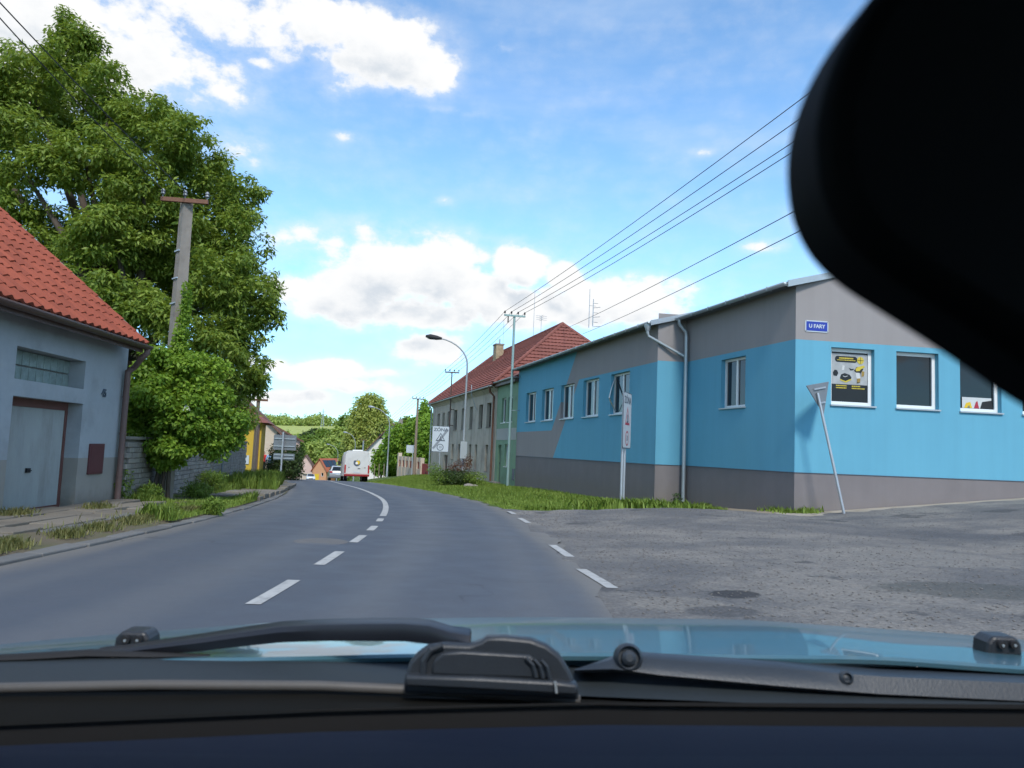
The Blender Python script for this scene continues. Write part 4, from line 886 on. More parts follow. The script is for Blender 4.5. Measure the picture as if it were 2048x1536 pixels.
mo.build('core', MT['concrete'], GWALL); r_ = rest.build('bricks', BRK, GWALL); r_['kind'] = 'stuff'
for a, c in zip(wl[:-1], wl[1:]):
    d = nrm(c-a); n = V(d[1], -d[0], 0); L = np.linalg.norm(c-a); k = int(L/.5)
    for i in range(k): b = MB(); b.box(a+d*(i+.5)*L/k+Zv*(1.2-.004*a[1]+.0)-n*.1, d*(L/k*.49), n*.19, Zv*.03); b.build('coping_stone', MT['concrete'], GWALL, bevel=.01)
# ------------------------------------------------------------------ poles, wires, lamps
def pole(name, label, px, ytop, y, zbase, r0, r1, m, arm=1.1, armdir=None, n_ins=4, group=None, arm_m='rust', armz=0., sect=8, two=False):
    top = at(px, ytop, y); base = V(top[0], top[1], zbase); o = thing(name, label, 'pole', base, group)
    b = MB(); b.tube([base-Zv*.3, base+(top-base)*.5, top], [r0, (r0+r1)/2, r1], sect); b.build('shaft', m, o, smooth=50 if sect > 5 else False)
    ad = armdir if armdir is not None else V(1, 0, 0); pts = []
    b = MB(); ac = top+Zv*armz
    b.box(ac+np.cross(ad, Zv)*r1*1.1, ad*arm/2, np.cross(ad, Zv)*.04, Zv*.045); b.build('crossarm', MT[arm_m], o)
    for i in range(n_ins):
        p = ac+ad*arm*(i/(n_ins-1)-.5)*.94+np.cross(ad, Zv)*r1*1.1; b = MB(); b.tube([p, p+Zv*.12], .012, 5); b.lathe(p+Zv*.1, Zv, [(.03, 0), (.05, .02), (.035, .06), (.05, .08), (.025, .13)], 8); b.build('insulator', MT['sign_grey'] if two else MT['dark'], o); pts.append(p+Zv*.2)
    return o, pts
NW = nrm(-N1)
P1, I1 = pole('utility_pole', 'tall steel utility pole bracketed to the seam of the green house and blue building', 1029, 632, 40.3, -.75, .075, .06, MT['green_steel'], 1.15, V(.97, .24, 0), arm_m='green_steel', group='utility poles along the street')
for z in (5.05, 3.3): b = MB(); q_ = V(*P1.location); b.tube([q_*V(1, 1, 0)+Zv*z, q_*V(1, 1, 0)+Zv*z+V(.25, -.2, 0), q_*V(1, 1, 0)+Zv*z+V(.55, .02, 0)], .018, 6); b.build('bracket', MT['steel'], P1)
b = MB(); q_ = V(*I1[0]); b.tube([q_+V(.18, 0, -.25), q_+V(.18, 0, -.6)], .035, 6); b.build('lamp_hook', MT['dark'], P1)
pz = on(904, 880, Qp, AZ1)
P2, I2 = pole('utility_pole', 'thin dark steel pole mounted on the front of the old grey house', 904, 745, pz[1]-.3, 1.3, .05, .045, MT['brown_metal'], 1.1, V(.97, .24, 0), arm_m='brown_metal', group='utility poles along the street')
for z in (4.1, 2.9): b = MB(); q_ = V(*P2.location)*V(1, 1, 0)+Zv*z; b.tube([q_-D1*.3, q_+D1*.3], .025, 5); b.tube([q_, q_-N1*.35], .025, 5); b.build('bracket', MT['brown_metal'], P2)
g3 = at(836, 800, 76); P3, I3 = pole('utility_pole', 'wooden utility pole with crossarm in front of the cream fence', 836, 798, 76, float(H(g3[0], 76)), .15, .10, MT['wood_pole'], 1.15, V(.97, .24, 0), group='utility poles along the street')
g4 = at(727, 880, 128); P4, I4 = pole('utility_pole', 'pale distant utility pole rising behind the white van', 727, 880, 128, float(H(g4[0], 128)), .15, .12, MT['lamp_paint'], 1.2, V(.97, .24, 0), group='utility poles along the street')
near_px = [((1650, 145), 15.5), ((1622, 205), 16), ((1602, 258), 17), ((1590, 285), 17.3)]
nI = []
for (px, py), y in near_px: nI.append(at(px, py, y))
ends = [n_+(n_-i_)*.35 for n_, i_ in zip(nI, I1)]
pe_ = np.mean(ends, axis=0); PN = thing('utility_pole', 'steel utility pole at the corner yard carrying the four overhead wires', 'pole', (pe_[0], pe_[1], float(H(pe_[0], pe_[1]))), 'utility poles along the street')
b = MB(); b.tube([V(pe_[0], pe_[1], -.4), V(pe_[0], pe_[1], max(e[2] for e in ends)+.3)], [.1, .07], 8); b.build('shaft', MT['green_steel'], PN); b = MB(); b.tube([ends[0]-Zv*.1, ends[-1]-Zv*.1], .04, 6); b.build('crossarm', MT['green_steel'], PN)
def sag(a, c, s, n=14): return [a+(c-a)*t-Zv*s*4*t*(1-t) for t in np.linspace(0, 1, n)]
wn = ('uppermost', 'second from the top', 'third from the top', 'lowest')
for i in range(4):
    pts = sag(ends[i], I1[i], .25)+sag(I1[i], I2[i], .15)[1:]+sag(I2[i], I3[i], .2)[1:]+sag(I3[i], I4[i], .4)[1:]
    b = MB(); b.tube(pts, .013, 4, cap=False); tag(b.build('overhead_wire', MT['wire'], None), f'overhead wire over the blue building, {wn[i]} of the four', 'wire', 'four parallel overhead wires')
for (pa, ya, pb, yb), lab in ((((1600, 413), 16, (1125, 660), 50), 'upper of two service wires running to the red hip roof'), (((1620, 448), 16, (1165, 668), 50), 'lower of two service wires running to the red hip roof')):
    b = MB(); A, Bp = at(*pa, ya), at(*pb, yb); b.tube(sag(A+(A-Bp)*.1, Bp, .12), .012, 4, cap=False); tag(b.build('overhead_wire', MT['wire']), lab, 'wire', 'service wires')
# near left concrete pole with crossarm
gl = at(372, 405, 16.8)
PL_, IL = pole('utility_pole', 'square concrete pole with rusty crossarm rising out of the ivy', 374, 403, 16.8, -.2, .21, .145, MT['concrete'], 1.0, nrm(V(.98, .12, 0)), 3, armz=-.03, sect=4, two=True, group='utility poles along the street')
for py in (505, 610, 560): b = MB(); c_ = at(370, py, 16.8); b.tube([V(gl[0], gl[1], c_[2]), V(gl[0], gl[1], c_[2]+.03)], .165+.00009*(py-400), 4); b.build('clamp_band', MT['steel'], PL_)
for i, ((px, py), y) in enumerate((((0, 12), 9.5), ((18, 0), 9.3))):
    A = at(px, py, y); b = MB(); A2 = A+(A-IL[i])*.8; b.tube(sag(A2, IL[i], .15), .012, 4, cap=False); tag(b.build('overhead_wire', MT['wire']), ('left' if i == 0 else 'right')+' one of two wires entering the walnut tree at top left', 'wire', 'wires to the concrete pole')
gq = at(518, 800, 34); PW2, IW2 = pole('utility_pole', 'slim wooden pole beside the yellow building', 517, 800, 34, float(GZ(34))+.05, .11, .08, MT['wood_pole'], .8, V(1, .2, 0), 3, group='utility poles along the street')
b = MB(); q_ = at(486, 872, 31.5); b.tube([V(q_[0], q_[1], -.7), q_], .045, 8); tag(b.build('steel_post', MT['steel']), 'plain grey steel post at the end of the garden wall', 'post')
b = MB(); q_ = at(449, 873, 24); b.tube([V(q_[0], q_[1], -.3), q_], .03, 6); b.box(q_+V(.0, 0, -.05), V(.09, 0, 0), V(0, .02, 0), Zv*.12); tag(b.build('marker_post', MT['sign_grey']), 'thin grey marker post with small plate before the garden wall', 'post')

def lamp(label, px, y, px_head, ytop, hl=.75, bend=1.0, lm='lamp_paint', wide=.085):
    top = at(px, ytop, y); zb = float(H(top[0], y)); hd = at(px_head, ytop, y); arm = hd[0]-top[0]; o = thing('street_lamp', label, 'street lamp', (top[0], y, zb), 'street lamps along the road')
    b = MB(); B = V(top[0], y, zb); zt = top[2]; Hh = zt-bend*1.5
    pts = [B-Zv*.2, B+Zv*1.2, B+Zv*1.25, V(B[0], y, (zb+Hh)/2), V(B[0], y, Hh)]; rs = [wide*1.25, wide*1.2, wide*.85, wide*.75, wide*.6]
    for t in np.linspace(.12, 1, 8): a = t*R(78); pts.append(V(B[0]+arm*.82*(1-math.cos(a))/(1-math.cos(R(78))), y, Hh+(zt-Hh)*math.sin(a)/math.sin(R(78)))); rs.append(wide*(.58-.15*t))
    b.tube(pts, rs, 10); b.build('pole', MT[lm], o, smooth=50)
    e = pts[-1]; s = 1 if arm > 0 else -1; dx = nrm(V(s, 0, .12)); up = np.cross(V(0, 1, 0), dx)*-1; up = up if up[2] > 0 else -up
    b = MB(); ra = [e-dx*.1, e+dx*hl*.25, e+dx*hl*.7, e+dx*hl]; b.tube(ra, [.05, .1, .12, .05], 8, flat=1.3); b.build('lamp_head', MT['dark'] if hl > .7 else MT['lamp_paint'], o, smooth=60)
    b = MB(); b.tube([e+dx*hl*.35-up*.07, e+dx*hl*.85-up*.08], [.07, .06], 8); b.build('lens', MT['pvc'], o, smooth=True); return o
L1 = lamp('tall curved street lamp in front of the old grey house', 937, 44, 868, 679, .85)
lamp('curved street lamp beside the young trees', 781, 85, 740, 816, .6, 1.3); lamp('curved street lamp directly behind the white van', 712, 122, 690, 866, .6, 1.2); lamp('farthest curved street lamp beyond the silver car', 677, 160, 655, 890, .6, 1.2)
# small white lamp poking out of the ivy
q_ = at(373, 815, 15.75); o = thing('yard_lamp', 'small white shaded lamp poking out of the ivy', 'lamp', q_); b = MB(); b.lathe(q_, -Zv, [(.02, -.06), (.035, -.03), (.07, .03), (.075, .07)], 14); b.build('lamp_shade', MT['pvc'], o, smooth=40)
b = MB(); b.tube([q_+Zv*.07, q_+Zv*.16+V(0, .2, 0), q_+Zv*.1+V(-.1, .95, 0)], .015, 6); b.build('arm', MT['steel'], o)

# ------------------------------------------------------------------ signs
def zone_sign(label, ctr, r, n, w, h, posts, zb, end):
    o = thing('zone_sign', label, 'sign', (ctr[0], ctr[1], zb)); up = Zv
    b = MB(); b.prism(rrect(ctr-n*.012, r, up, w, h, .06), n*.012); b.build('board_edge', MT['sign_line'], o)
    b = MB(); b.prism(rrect(ctr+n*.001, r, up, w*.955, h*.97, .05), n*.003); b.build('board', MT['sign_white'], o)
    text_obj('lettering', 'ZÓNA', w*.26, MT['sign_line'], o, ctr+up*h*.355+n*.006, r, up, .001, 1.1, bold=.006)
    tc_ = ctr+up*h*.06+n*.005; s = w*.28; red = MT['sign_line'] if end else MT['sign_red']
    tri = lambda k: [tc_-r*s*k-up*s*.75*k, tc_+r*s*k-up*s*.75*k, tc_+up*s*.98*k]
    a, c = tri(1.), tri(.72); b = MB(); vs = a+c+[p+n*.002 for p in a+c]; b.add(vs, [(6+i, 6+(i+1) % 3, 9+(i+1) % 3, 9+i) for i in range(3)]+[(i, (i+1) % 3, 6+(i+1) % 3, 6+i) for i in range(3)]); b.build('warning_triangle', red, o)
    b = MB(); b.box(tc_-up*s*.12+n*.002, r*s*.12, n*.001, up*s*.35); b.box(tc_-up*s*.45+n*.002, r*s*.3, n*.0012, up*s*.09); b.build('pictogram', MT['sign_line'], o)
    cc = ctr-up*h*.32+n*.005; b = MB(); b.lathe(cc, n, [(w*.2, 0), (w*.2, .002), (w*.16, .0025), (w*.16, 0)], 24); b.build('limit_ring', red, o)
    b = MB(); b.lathe(cc, n, [(w*.158, 0), (w*.158, .002)], 24); b.build('limit_disc', MT['sign_white'], o)
    text_obj('lettering', '30', w*.2, MT['sign_line'], o, cc+n*.004, r, up, .001, .95)
    if end:
        b = MB(); dg = nrm(r*w*.78+up*h*.72); pp = nrm(np.cross(dg, n))
        for k in (-1, 0, 1): b.box(ctr+pp*k*.045+n*.0095, dg*(math.hypot(w*.80, h*.78)/2), pp*.014, n*.001)
        b.build('slash', mat('slash_grey', (.14, .155, .18), .5, .05), o)
    for s in posts:
        p = ctr+r*s-n*.05; b = MB(); b.tube([V(p[0], p[1], zb-.3), V(p[0], p[1], ctr[2]+h/2-.05)], .035, 10); b.build('post', MT['steel'], o, smooth=50)
    for s in (-.35, .35):
        b = MB(); b.box(ctr+up*h*s-n*.03, r*max(.2, max(abs(x) for x in posts)+.05), n*.016, up*.025); b.build('bracket', MT['steel'], o)
    return o
ca = at(881, 878, 45); zone_sign('end of zone sign with diagonal slash before the old grey house', ca, nrm(V(.985, .05, 0)), nrm(V(.05, -.985, 0)), 1.0, 1.5, (.0,), float(H(ca[0], 45)), True)
rb = dirv(20.5); nb_ = V(rb[1], -rb[0], 0); cb = at(1254.5, 841, 20.6); zone_sign('zone sign seen edge-on, on two grey posts before the blue building', cb, rb, nb_, 1.0, 1.5, (-.28, .02), float(H(cb[0], 20.6))-.02, False)
# give-way sign seen from behind, on a leaning post
zb = float(H(*at(1688, 1028, 18.15)[:2])); pb_ = at(1688, 1027, 18.15); tp = at(1636, 790, 18.3)
gv = thing('give_way_sign', 'back of a triangular road sign on a leaning grey post by the corner', 'sign', (pb_[0], pb_[1], zb)); ax = nrm(tp-pb_)
b = MB(); b.tube([pb_-ax*.3, tp+ax*.05], .033, 10); b.build('post', MT['steel'], gv, smooth=50)
A_, B_, C_ = at(1613, 771, 18.1), at(1658, 763, 18.75), at(1648, 829, 18.45); tn = nrm(np.cross(B_-A_, C_-A_)); tn = tn if tn[1] > 0 else -tn; cen_ = (A_+B_+C_)/3
b = MB(); b.prism([A_, B_, C_], tn*.02); b.build('plate', MT['sign_grey'], gv, bevel=.008)
b = MB(); f2 = [cen_+(p-cen_)*.97+tn*.021 for p in (A_, B_, C_)]; b.prism(f2, tn*.003); b.build('face', MT['sign_white'], gv)
for t in (.16, .62):
    a, c = A_+(C_-A_)*t, B_+(C_-B_)*t; m_ = (a+c)/2; b = MB(); b.box(m_-tn*.02, (c-a)*.3, tn*.015, nrm(np.cross(c-a, tn))*.018); b.build('bracket', MT['steel'], gv)
# backs of direction signs on the left
q_ = at(566, 880, 37); zz = float(GZ(37))+.1; ds = thing('direction_sign', 'grey backs of two direction boards on one post beside the hedge', 'sign', (q_[0], 37, zz)); r_ = nrm(V(1, -.1, 0)); n_ = V(.1, 1, 0)
b = MB(); tpz = at(568, 868, 37); bb = at(559, 955, 37); b.tube([V(q_[0], 37, zz-.3), V(q_[0], 37, tpz[2]+.1)], .045, 8); b.build('post', MT['steel'], ds)
for (xa_, xb_, ya_, yb_) in ((546, 591, 869, 901), (545, 588, 906, 921)):
    a, c = at(xa_, ya_, 37), at(xb_, yb_, 37); ctr = (a+c)/2+V(0, .1, 0); b = MB(); b.prism(rrect(ctr, r_, Zv, c[0]-a[0], a[2]-c[2], .04), n_*.02); bd = b.build('board', MT['sign_grey'], ds)
    for t in (-.25, .25): b = MB(); b.box(ctr-n_*.02+Zv*t*(a[2]-c[2]), r_*(c[0]-a[0])*.46, n_*.018, Zv*.025); b.build('rail', MT['steel'], bd)
# white plate on the lamp post and a box sign
q_ = at(927, 900, 43.4); b = MB(); b.prism(rrect(q_, nrm(V(.6, .8, 0)), Zv, .55, .95, .03), V(.012, -.012, 0)); o = tag(b.build('lamp_post_plate', MT['sign_white']), 'white plate fixed low on the tall street lamp', 'sign')
q_ = at(822, 898, 77.5); b = MB(); b.box(q_, V(.45, .1, 0), V(-.02, .1, 0), Zv*.38); b.tube([V(q_[0]+.2, q_[1], -3.3), V(q_[0]+.2, q_[1], q_[2])], .04, 6); tag(b.build('house_sign', MT['sign_white']), 'small white sign board beside the wooden pole', 'sign')
# ------------------------------------------------------------------ vegetation helpers
def leaves(blobs, n, size, droop=.35, wid=.42, shell=.33, jitter=.25, up=.5):
    """leaf quads through a set of ellipsoids (cx,cy,cz,rx,ry,rz): returns verts, quads"""
    B = np.array(blobs, float); w = (B[:, 3]*B[:, 4]*B[:, 5])**(2/3); pick = RNG.choice(len(B), n, p=w/w.sum())
    dv = RNG.normal(size=(n, 3)); dv /= np.linalg.norm(dv, axis=1)[:, None]
    r = RNG.random(n)**shell; lump = 1+.22*np.sin(dv[:, 0]*7+pick)*np.sin(dv[:, 1]*6+pick*2)*np.sin(dv[:, 2]*7+pick*3)
    c = B[pick, :3]+dv*B[pick, 3:]*(r*lump)[:, None]
    c += RNG.normal(size=(n, 3))*size*jitter
    nm = dv*.6+RNG.normal(size=(n, 3))*.55+np.array([0, 0, up]); nm /= np.linalg.norm(nm, axis=1)[:, None]
    t = dv*.7+RNG.normal(size=(n, 3))*.6+np.array([0, 0, -droop]); t -= nm*(t*nm).sum(1)[:, None]; t /= np.linalg.norm(t, axis=1)[:, None]+1e-9
    s = np.cross(nm, t); L = size*RNG.uniform(.6, 1.25, n)[:, None]; Wd = L*wid*.5
    v = np.stack([c, c+t*L*.45+s*Wd, c+t*L-nm*L*.12, c+t*L*.45-s*Wd], 1).reshape(-1, 3); return v, np.arange(4*n).reshape(n, 4)
def crown(name, blobs, n, size, m, parent=None, **kw): v, q_ = leaves(blobs, n, size, **kw); return raw_mesh(name, v, q_, m, parent)
def clumps(blobs, k, rel=.34, flat=.7):
    out = []
    for q_ in blobs:
        for _ in range(k):
            d = RNG.normal(size=3); d /= np.linalg.norm(d); r = RNG.uniform(.55, 1.0); s = rel*RNG.uniform(.6, 1.35); out.append((q_[0]+d[0]*q_[3]*r, q_[1]+d[1]*q_[4]*r, q_[2]+d[2]*q_[5]*r, q_[3]*s, q_[4]*s, q_[5]*s*flat))
    return out
def blob(px, py, y, rpx, rpy, depth=None):
    p = at(px, py, y); k = y/FPX; return (p[0], p[1], p[2], rpx*k, depth if depth else max(rpx, rpy)*k*.9, rpy*k)
def limbs(base, blobs, r0, m, parent, n=9):
    b = MB(); bs = sorted(blobs, key=lambda q: -q[3])[:n]; zmid = base[2]+(np.mean([q[2] for q in bs])-base[2])*.42
    fork = V(base[0], base[1], zmid); b.tube([base-Zv*.2, base+Zv*.5, base+(fork-base)*.6+V(.05, .02, 0)*r0*4, fork], [r0*1.3, r0, r0*.85, r0*.75], 9)
    for q_ in bs:
        e = V(q_[0], q_[1], q_[2]); mid = fork+(e-fork)*.5+V(random.uniform(-.3, .3), random.uniform(-.3, .3), random.uniform(0, .4))*r0*3
        b.tube([fork-Zv*r0, mid, e], [r0*.55, r0*.3, r0*.08], 6)
    return b.build('trunk', m, parent, smooth=True)
LF = dict(walnut=leafmat('leaf_walnut', (.08, .15, .02), (.30, .385, .065), .4), ivy=leafmat('leaf_ivy', (.085, .18, .018), (.29, .43, .05), .38), bright=leafmat('leaf_bright', (.10, .21, .02), (.28, .43, .05), .38),
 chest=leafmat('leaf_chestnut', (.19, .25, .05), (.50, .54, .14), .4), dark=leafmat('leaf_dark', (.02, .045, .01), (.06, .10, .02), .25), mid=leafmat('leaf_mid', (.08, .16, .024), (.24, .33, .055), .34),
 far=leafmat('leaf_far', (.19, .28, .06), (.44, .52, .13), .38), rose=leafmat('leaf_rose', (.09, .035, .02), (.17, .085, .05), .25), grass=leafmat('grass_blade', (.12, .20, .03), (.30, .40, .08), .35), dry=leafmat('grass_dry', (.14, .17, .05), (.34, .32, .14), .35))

# big walnut tree on the left
wb = [blob(*a) for a in ((60,170,24,110,95),(150,120,23,70,70),(130,75,23,28,42),(215,190,23,80,80),(300,255,23,75,65),(360,280,22,60,55),(40,330,22,110,110),(170,320,22,100,90),(290,370,22,95,85),(400,340,23,70,70),(470,400,23,55,55),
     (480,480,23,62,70),(500,570,23,55,70),(515,640,23,45,50),(440,560,22,75,75),(390,470,23,80,75),(230,480,22,100,80),(90,480,23,110,90),(180,590,21,90,60),(260,600,21,80,60),(330,640,21,70,60),(440,680,22,75,70),(490,740,23,45,55),(470,820,23,45,45),(505,770,24,30,35),(420,780,22,70,70),(330,520,24,90,80),(-60,250,24,120,140),(-80,480,24,120,130),(240,300,26,120,100),(350,420,26,130,120),(430,600,26,100,120),(120,230,26,120,120),(260,520,27,160,140))]
WT = thing('walnut_tree', 'huge leafy walnut tree towering behind the garage house', 'tree', (-12.0, 23.5, -.4))
limbs(V(-12.0, 23.5, -.4), wb, .42, MT['bark'], WT, 16)
crown('crown', clumps(wb, 26, .30, .6)+[(q_[0], q_[1], q_[2], q_[3]*.62, q_[4]*.62, q_[5]*.62) for q_ in wb], 210000, .175, LF['walnut'], WT, droop=.5, wid=.38, shell=.5, up=.8)
tw_ = [blob(130, 32, 23, 16, 20), blob(155, 55, 23, 22, 22), blob(540, 600, 23, 22, 18), blob(555, 630, 23, 12, 12), blob(520, 760, 23.5, 18, 14)]
for q_ in tw_: crown('foliage', [q_], 260, .17, LF['walnut'], WT, droop=.6, wid=.36)
# shrubs behind the garden wall under the tree
bk = [blob(450, 850, 26, 50, 45), blob(400, 870, 25, 60, 40), blob(300, 800, 24, 90, 90), blob(340, 720, 24, 80, 60)]
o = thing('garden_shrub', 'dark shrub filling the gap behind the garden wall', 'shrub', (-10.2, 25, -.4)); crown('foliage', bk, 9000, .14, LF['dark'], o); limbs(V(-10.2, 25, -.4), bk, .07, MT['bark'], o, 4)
# ivy on the concrete pole
iv = [blob(*a) for a in ((345,745,16.4,75,50),(400,760,16.5,62,55),(290,785,16.4,42,62),(340,820,16.3,90,70),(420,830,16.5,60,60),(450,855,16.8,38,38),(285,850,16.4,42,42),(350,885,16.3,62,42),(335,915,16.4,38,22),(400,880,16.5,52,36))]
col = [blob(372-.12*(y-600), y, 16.42, w, 22) for y, w in ((585, 4), (610, 6), (635, 9), (660, 12), (685, 15), (705, 22))]
IV = thing('ivy', 'dense bright ivy swallowing the lower half of the concrete pole', 'ivy', (gl[0], 16.6, -.2)); crown('foliage', clumps(iv, 30, .30, .75)+[(q_[0], q_[1]+.1, q_[2], q_[3]*.6, q_[4]*.5, q_[5]*.6) for q_ in iv]+[blob(*a) for a in ((262,800,16.4,20,30),(470,880,16.9,22,22),(300,905,16.3,20,20),(430,905,16.6,30,18),(310,725,16.4,26,18),(440,735,16.6,26,20))], 40000, .10, LF['ivy'], IV, wid=.6, up=.6, shell=.5); crown('foliage', col, 2200, .07, LF['ivy'], IV, wid=.8, up=.2)
b = MB()
for s in (-.16, .05, .2): b.tube([V(gl[0]+s, 16.6, -.25), V(gl[0]+s*.6+.1, 16.5, .5), V(gl[0]+s*.3+.1, 16.55, 1.6)], [.05, .04, .03], 6)
b.build('stem', MT['bark'], IV)
# weeds and bushes
def clump(name, label, cat, px, py, y, rx, ry, n, size, m, group=None, base=None, **kw):
    bl = [blob(px+random.uniform(-.3, .3)*rx, py+random.uniform(-.1, .3)*ry, y+random.uniform(-.1, .1), rx*.75, ry*.8) for _ in range(4)]
    p = at(px, py, y); z = float(H(p[0], y)) if base is None else base; o = thing(name, label, cat, (p[0], y, z), group); crown('foliage', bl, n, size, m, o, **kw)
    b = MB()
    for i in range(4): b.tube([V(p[0], y, z-.05), V(p[0]+random.uniform(-.2, .2)*rx*y/FPX, y, z+.3*ry*y/FPX), V(bl[i][0], bl[i][1], bl[i][2])], .012, 5)
    b.build('stem', MT['bark'], o); return o
clump('weed_bush', 'tall weed growing at the foot of the downpipe of the garage house', 'weed', 243, 962, 15.0, 17, 45, 900, .075, LF['mid'], base=-.15)
clump('weed', 'small dark weed beside the grey downpipe of the blue building', 'weed', 1355, 998, 22.6, 9, 18, 160, .1, LF['dark'], base=float(H(4.9, 22.6)))
for i, (px, py, y, rx, ry, lab) in enumerate(((425, 1015, 13.9, 22, 18, 'tall grassy weed clump at the bend of the left kerb'), (300, 985, 15.6, 26, 20, 'nettles at the base of the concrete pole'), (395, 980, 17.5, 34, 20, 'nettle patch in front of the garden wall'), (420, 955, 21, 34, 16, 'weeds along the far part of the garden wall'))):
    clump('weed_bush', lab, 'weed', px, py, y, rx, ry, 1500, .085, LF['mid'], 'weeds on the left verge', base=float(GZ(y))+.05, up=.2, droop=-.3, wid=.25)
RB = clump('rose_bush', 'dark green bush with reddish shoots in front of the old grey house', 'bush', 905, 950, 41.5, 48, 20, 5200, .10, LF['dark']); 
bl = [blob(925, 932, 41.5, 20, 14), blob(938, 920, 41.6, 8, 14), blob(905, 935, 41.5, 12, 8)]; rs_ = crown('foliage', bl, 900, .10, LF['rose'], RB); rs_['label'] = 'reddish young shoots'; bl = [blob(870, 940, 41.6, 16, 14), blob(885, 955, 41.2, 25, 12), blob(950, 955, 41, 24, 12)]; crown('foliage', bl, 2400, .10, LF['mid'], RB)
for i, (px, py, s) in enumerate(((938, 964, .3), (950, 963, .22))):
    q_ = at(px, py, 39.5); b = MB(); z = float(H(q_[0], 39.5)); b.lathe((q_[0], 39.5, z-.05), Zv, [(s*.8, 0), (s, s*.25), (s*.75, s*.6), (s*.2, s*.75)], 7); tag(b.build('boulder', MT['concrete'], smooth=60), ('larger' if i == 0 else 'smaller')+' pale stone lying in the grass by the bush', 'stone', 'pale stones in the verge')
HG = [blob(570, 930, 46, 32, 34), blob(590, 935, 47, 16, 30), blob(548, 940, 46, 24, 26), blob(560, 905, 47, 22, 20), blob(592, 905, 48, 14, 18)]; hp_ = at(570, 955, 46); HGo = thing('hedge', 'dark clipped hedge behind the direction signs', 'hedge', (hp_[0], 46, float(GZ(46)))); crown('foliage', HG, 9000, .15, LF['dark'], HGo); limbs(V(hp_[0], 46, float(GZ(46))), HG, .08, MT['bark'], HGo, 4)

# grass
def grass(name, label, P, hmin, hmax, m, lean=.35, w=.012):
    n = len(P); h = RNG.uniform(hmin, hmax, n)*(P[:, 3] if P.shape[1] > 3 else 1); a = RNG.uniform(0, 2*math.pi, n); d = np.stack([np.cos(a), np.sin(a), np.zeros(n)], -1); s = np.stack([-np.sin(a), np.cos(a), np.zeros(n)], -1)
    b = P[:, :3]; ww = (w*RNG.uniform(.7, 1.5, n))[:, None]; le = (RNG.uniform(0, lean, n)*h)[:, None]; hz = h[:, None]*Zv
    v = np.stack([b-s*ww, b+s*ww, b+s*ww*.6+d*le*.4+hz*.6, b+d*le+hz, b-s*ww*.6+d*le*.4+hz*.6], 1).reshape(-1, 3)
    o = raw_mesh(name, v, np.arange(5*n).reshape(n, 5), m); o['kind'] = 'stuff'; o['label'] = label; return o
def keep(n, gen):
    """collect n points from a vectorised generator returning (x, y, z, f) rows and a mask"""
    out = []; c = 0
    while c < n:
        P, ok = gen(n); P = P[ok]; out.append(P); c += len(P)
    return np.concatenate(out)[:n]
_sfx = np.linspace(-1.2, 12, 300); _sfy = np.array([side_far(x) for x in _sfx])
def facade_x(y): return np.where(y < Ep[1], Dp[0]+(Dp[1]-y)*.264, Ep[0]-(y-Ep[1])*.264)
def right_pts(n):
    y = 19.2+42.8*RNG.random(n)**np.where(RNG.random(n) < .7, 1.9, 1.); off = RNG.uniform(RW+.15, 9, n); x, y2 = frame_at(y, off)
    ok = (x < facade_x(y2)-.05) & ((x < -1.2) | (y2 > np.interp(x, _sfx, _sfy)+.1+.25*RNG.random(n)))
    f = .6+.6*RNG.random(n)+.5*np.maximum(0, np.sin(x*1.3+y2*.7)); f *= np.where(off < RW+.6, .45, 1)
    return np.stack([x, y2, H(x, y2)-.01, f], -1), ok
grass('grass', 'green grass strip in front of the blue building', keep(70000, right_pts), .05, .12, LF['grass'], .7, .011)
def left_pts(n):
    y = RNG.uniform(12.2, 40, n); off = -LW-.15-RNG.random(n)**1.2*3.2; x, y2 = frame_at(y, off); xw = np.interp(y2, [14.6, 18.5, 23, 31, 40], [-7.5, -8.0, -8.8, -10.6, -12.7])
    onp = (y2 > 18.3) & (y2 < 31) & (x > xw+.95) & (x < xw+2.2)
    ok = ~((x < xw+.08) | ((y2 < 14.8) & (x < np.interp(y2, [2, 8.7, 10.5, 13, 14.5], [-5.45, -5.6, -5.72, -5.95, -6.05])+.1)) | (onp & (RNG.random(n) < .93)))
    return np.stack([x, y2, GZ(y2)+.06, np.where(onp, .5, 1)*(.5+1.2*np.maximum(0, np.sin(x*2.1+y2*1.1)))], -1), ok
grass('grass', 'unmown grass and weeds on the left verge', keep(26000, left_pts), .06, .17, LF['grass'], .6, .010)
def tall_pts(n):
    y = 24+RNG.random(n)*16; off = -LW-.2-RNG.random(n)*2.0; x, y2 = frame_at(y, off); return np.stack([x, y2, GZ(y2)+.05, .7+.6*RNG.random(n)], -1), y > 0
grass('grass', 'tall rank grass beside the bend of the road', keep(9000, tall_pts), .22, .5, LF['grass'], .5, .012)
def near_pts(n):
    k = RNG.integers(0, 15, n); cy_ = 5.2+k*.62+np.sin(k*5.)*.2; sw = lambda v: np.interp(v, [2, 8.7, 10.5, 13, 14.5], [-5.45, -5.6, -5.72, -5.95, -6.05])
    cx_ = sw(cy_)+np.where(k % 3 > 0, .32, -.25-.22*(k % 5)); x, y = cx_+RNG.normal(size=n)*.09, cy_+RNG.normal(size=n)*.16
    return np.stack([x, y, np.where(x < sw(y)+.1, np.interp(y, [2, 9, 12, 15], [.08, .03, -.01, -.05]), GZ(y)+.05), .5+.7*RNG.random(n)], -1), y > 0
grass('grass', 'grass tufts sprouting along the left kerb and between slabs', keep(9000, near_pts), .04, .14, LF['dry'], .7, .006)
def sign_pts(n):
    x, y = cb[0]+RNG.normal(size=n)*.55, 20.3+RNG.normal(size=n)*.25; return np.stack([x, y, H(x, y), .7+.6*RNG.random(n)], -1), y > 0
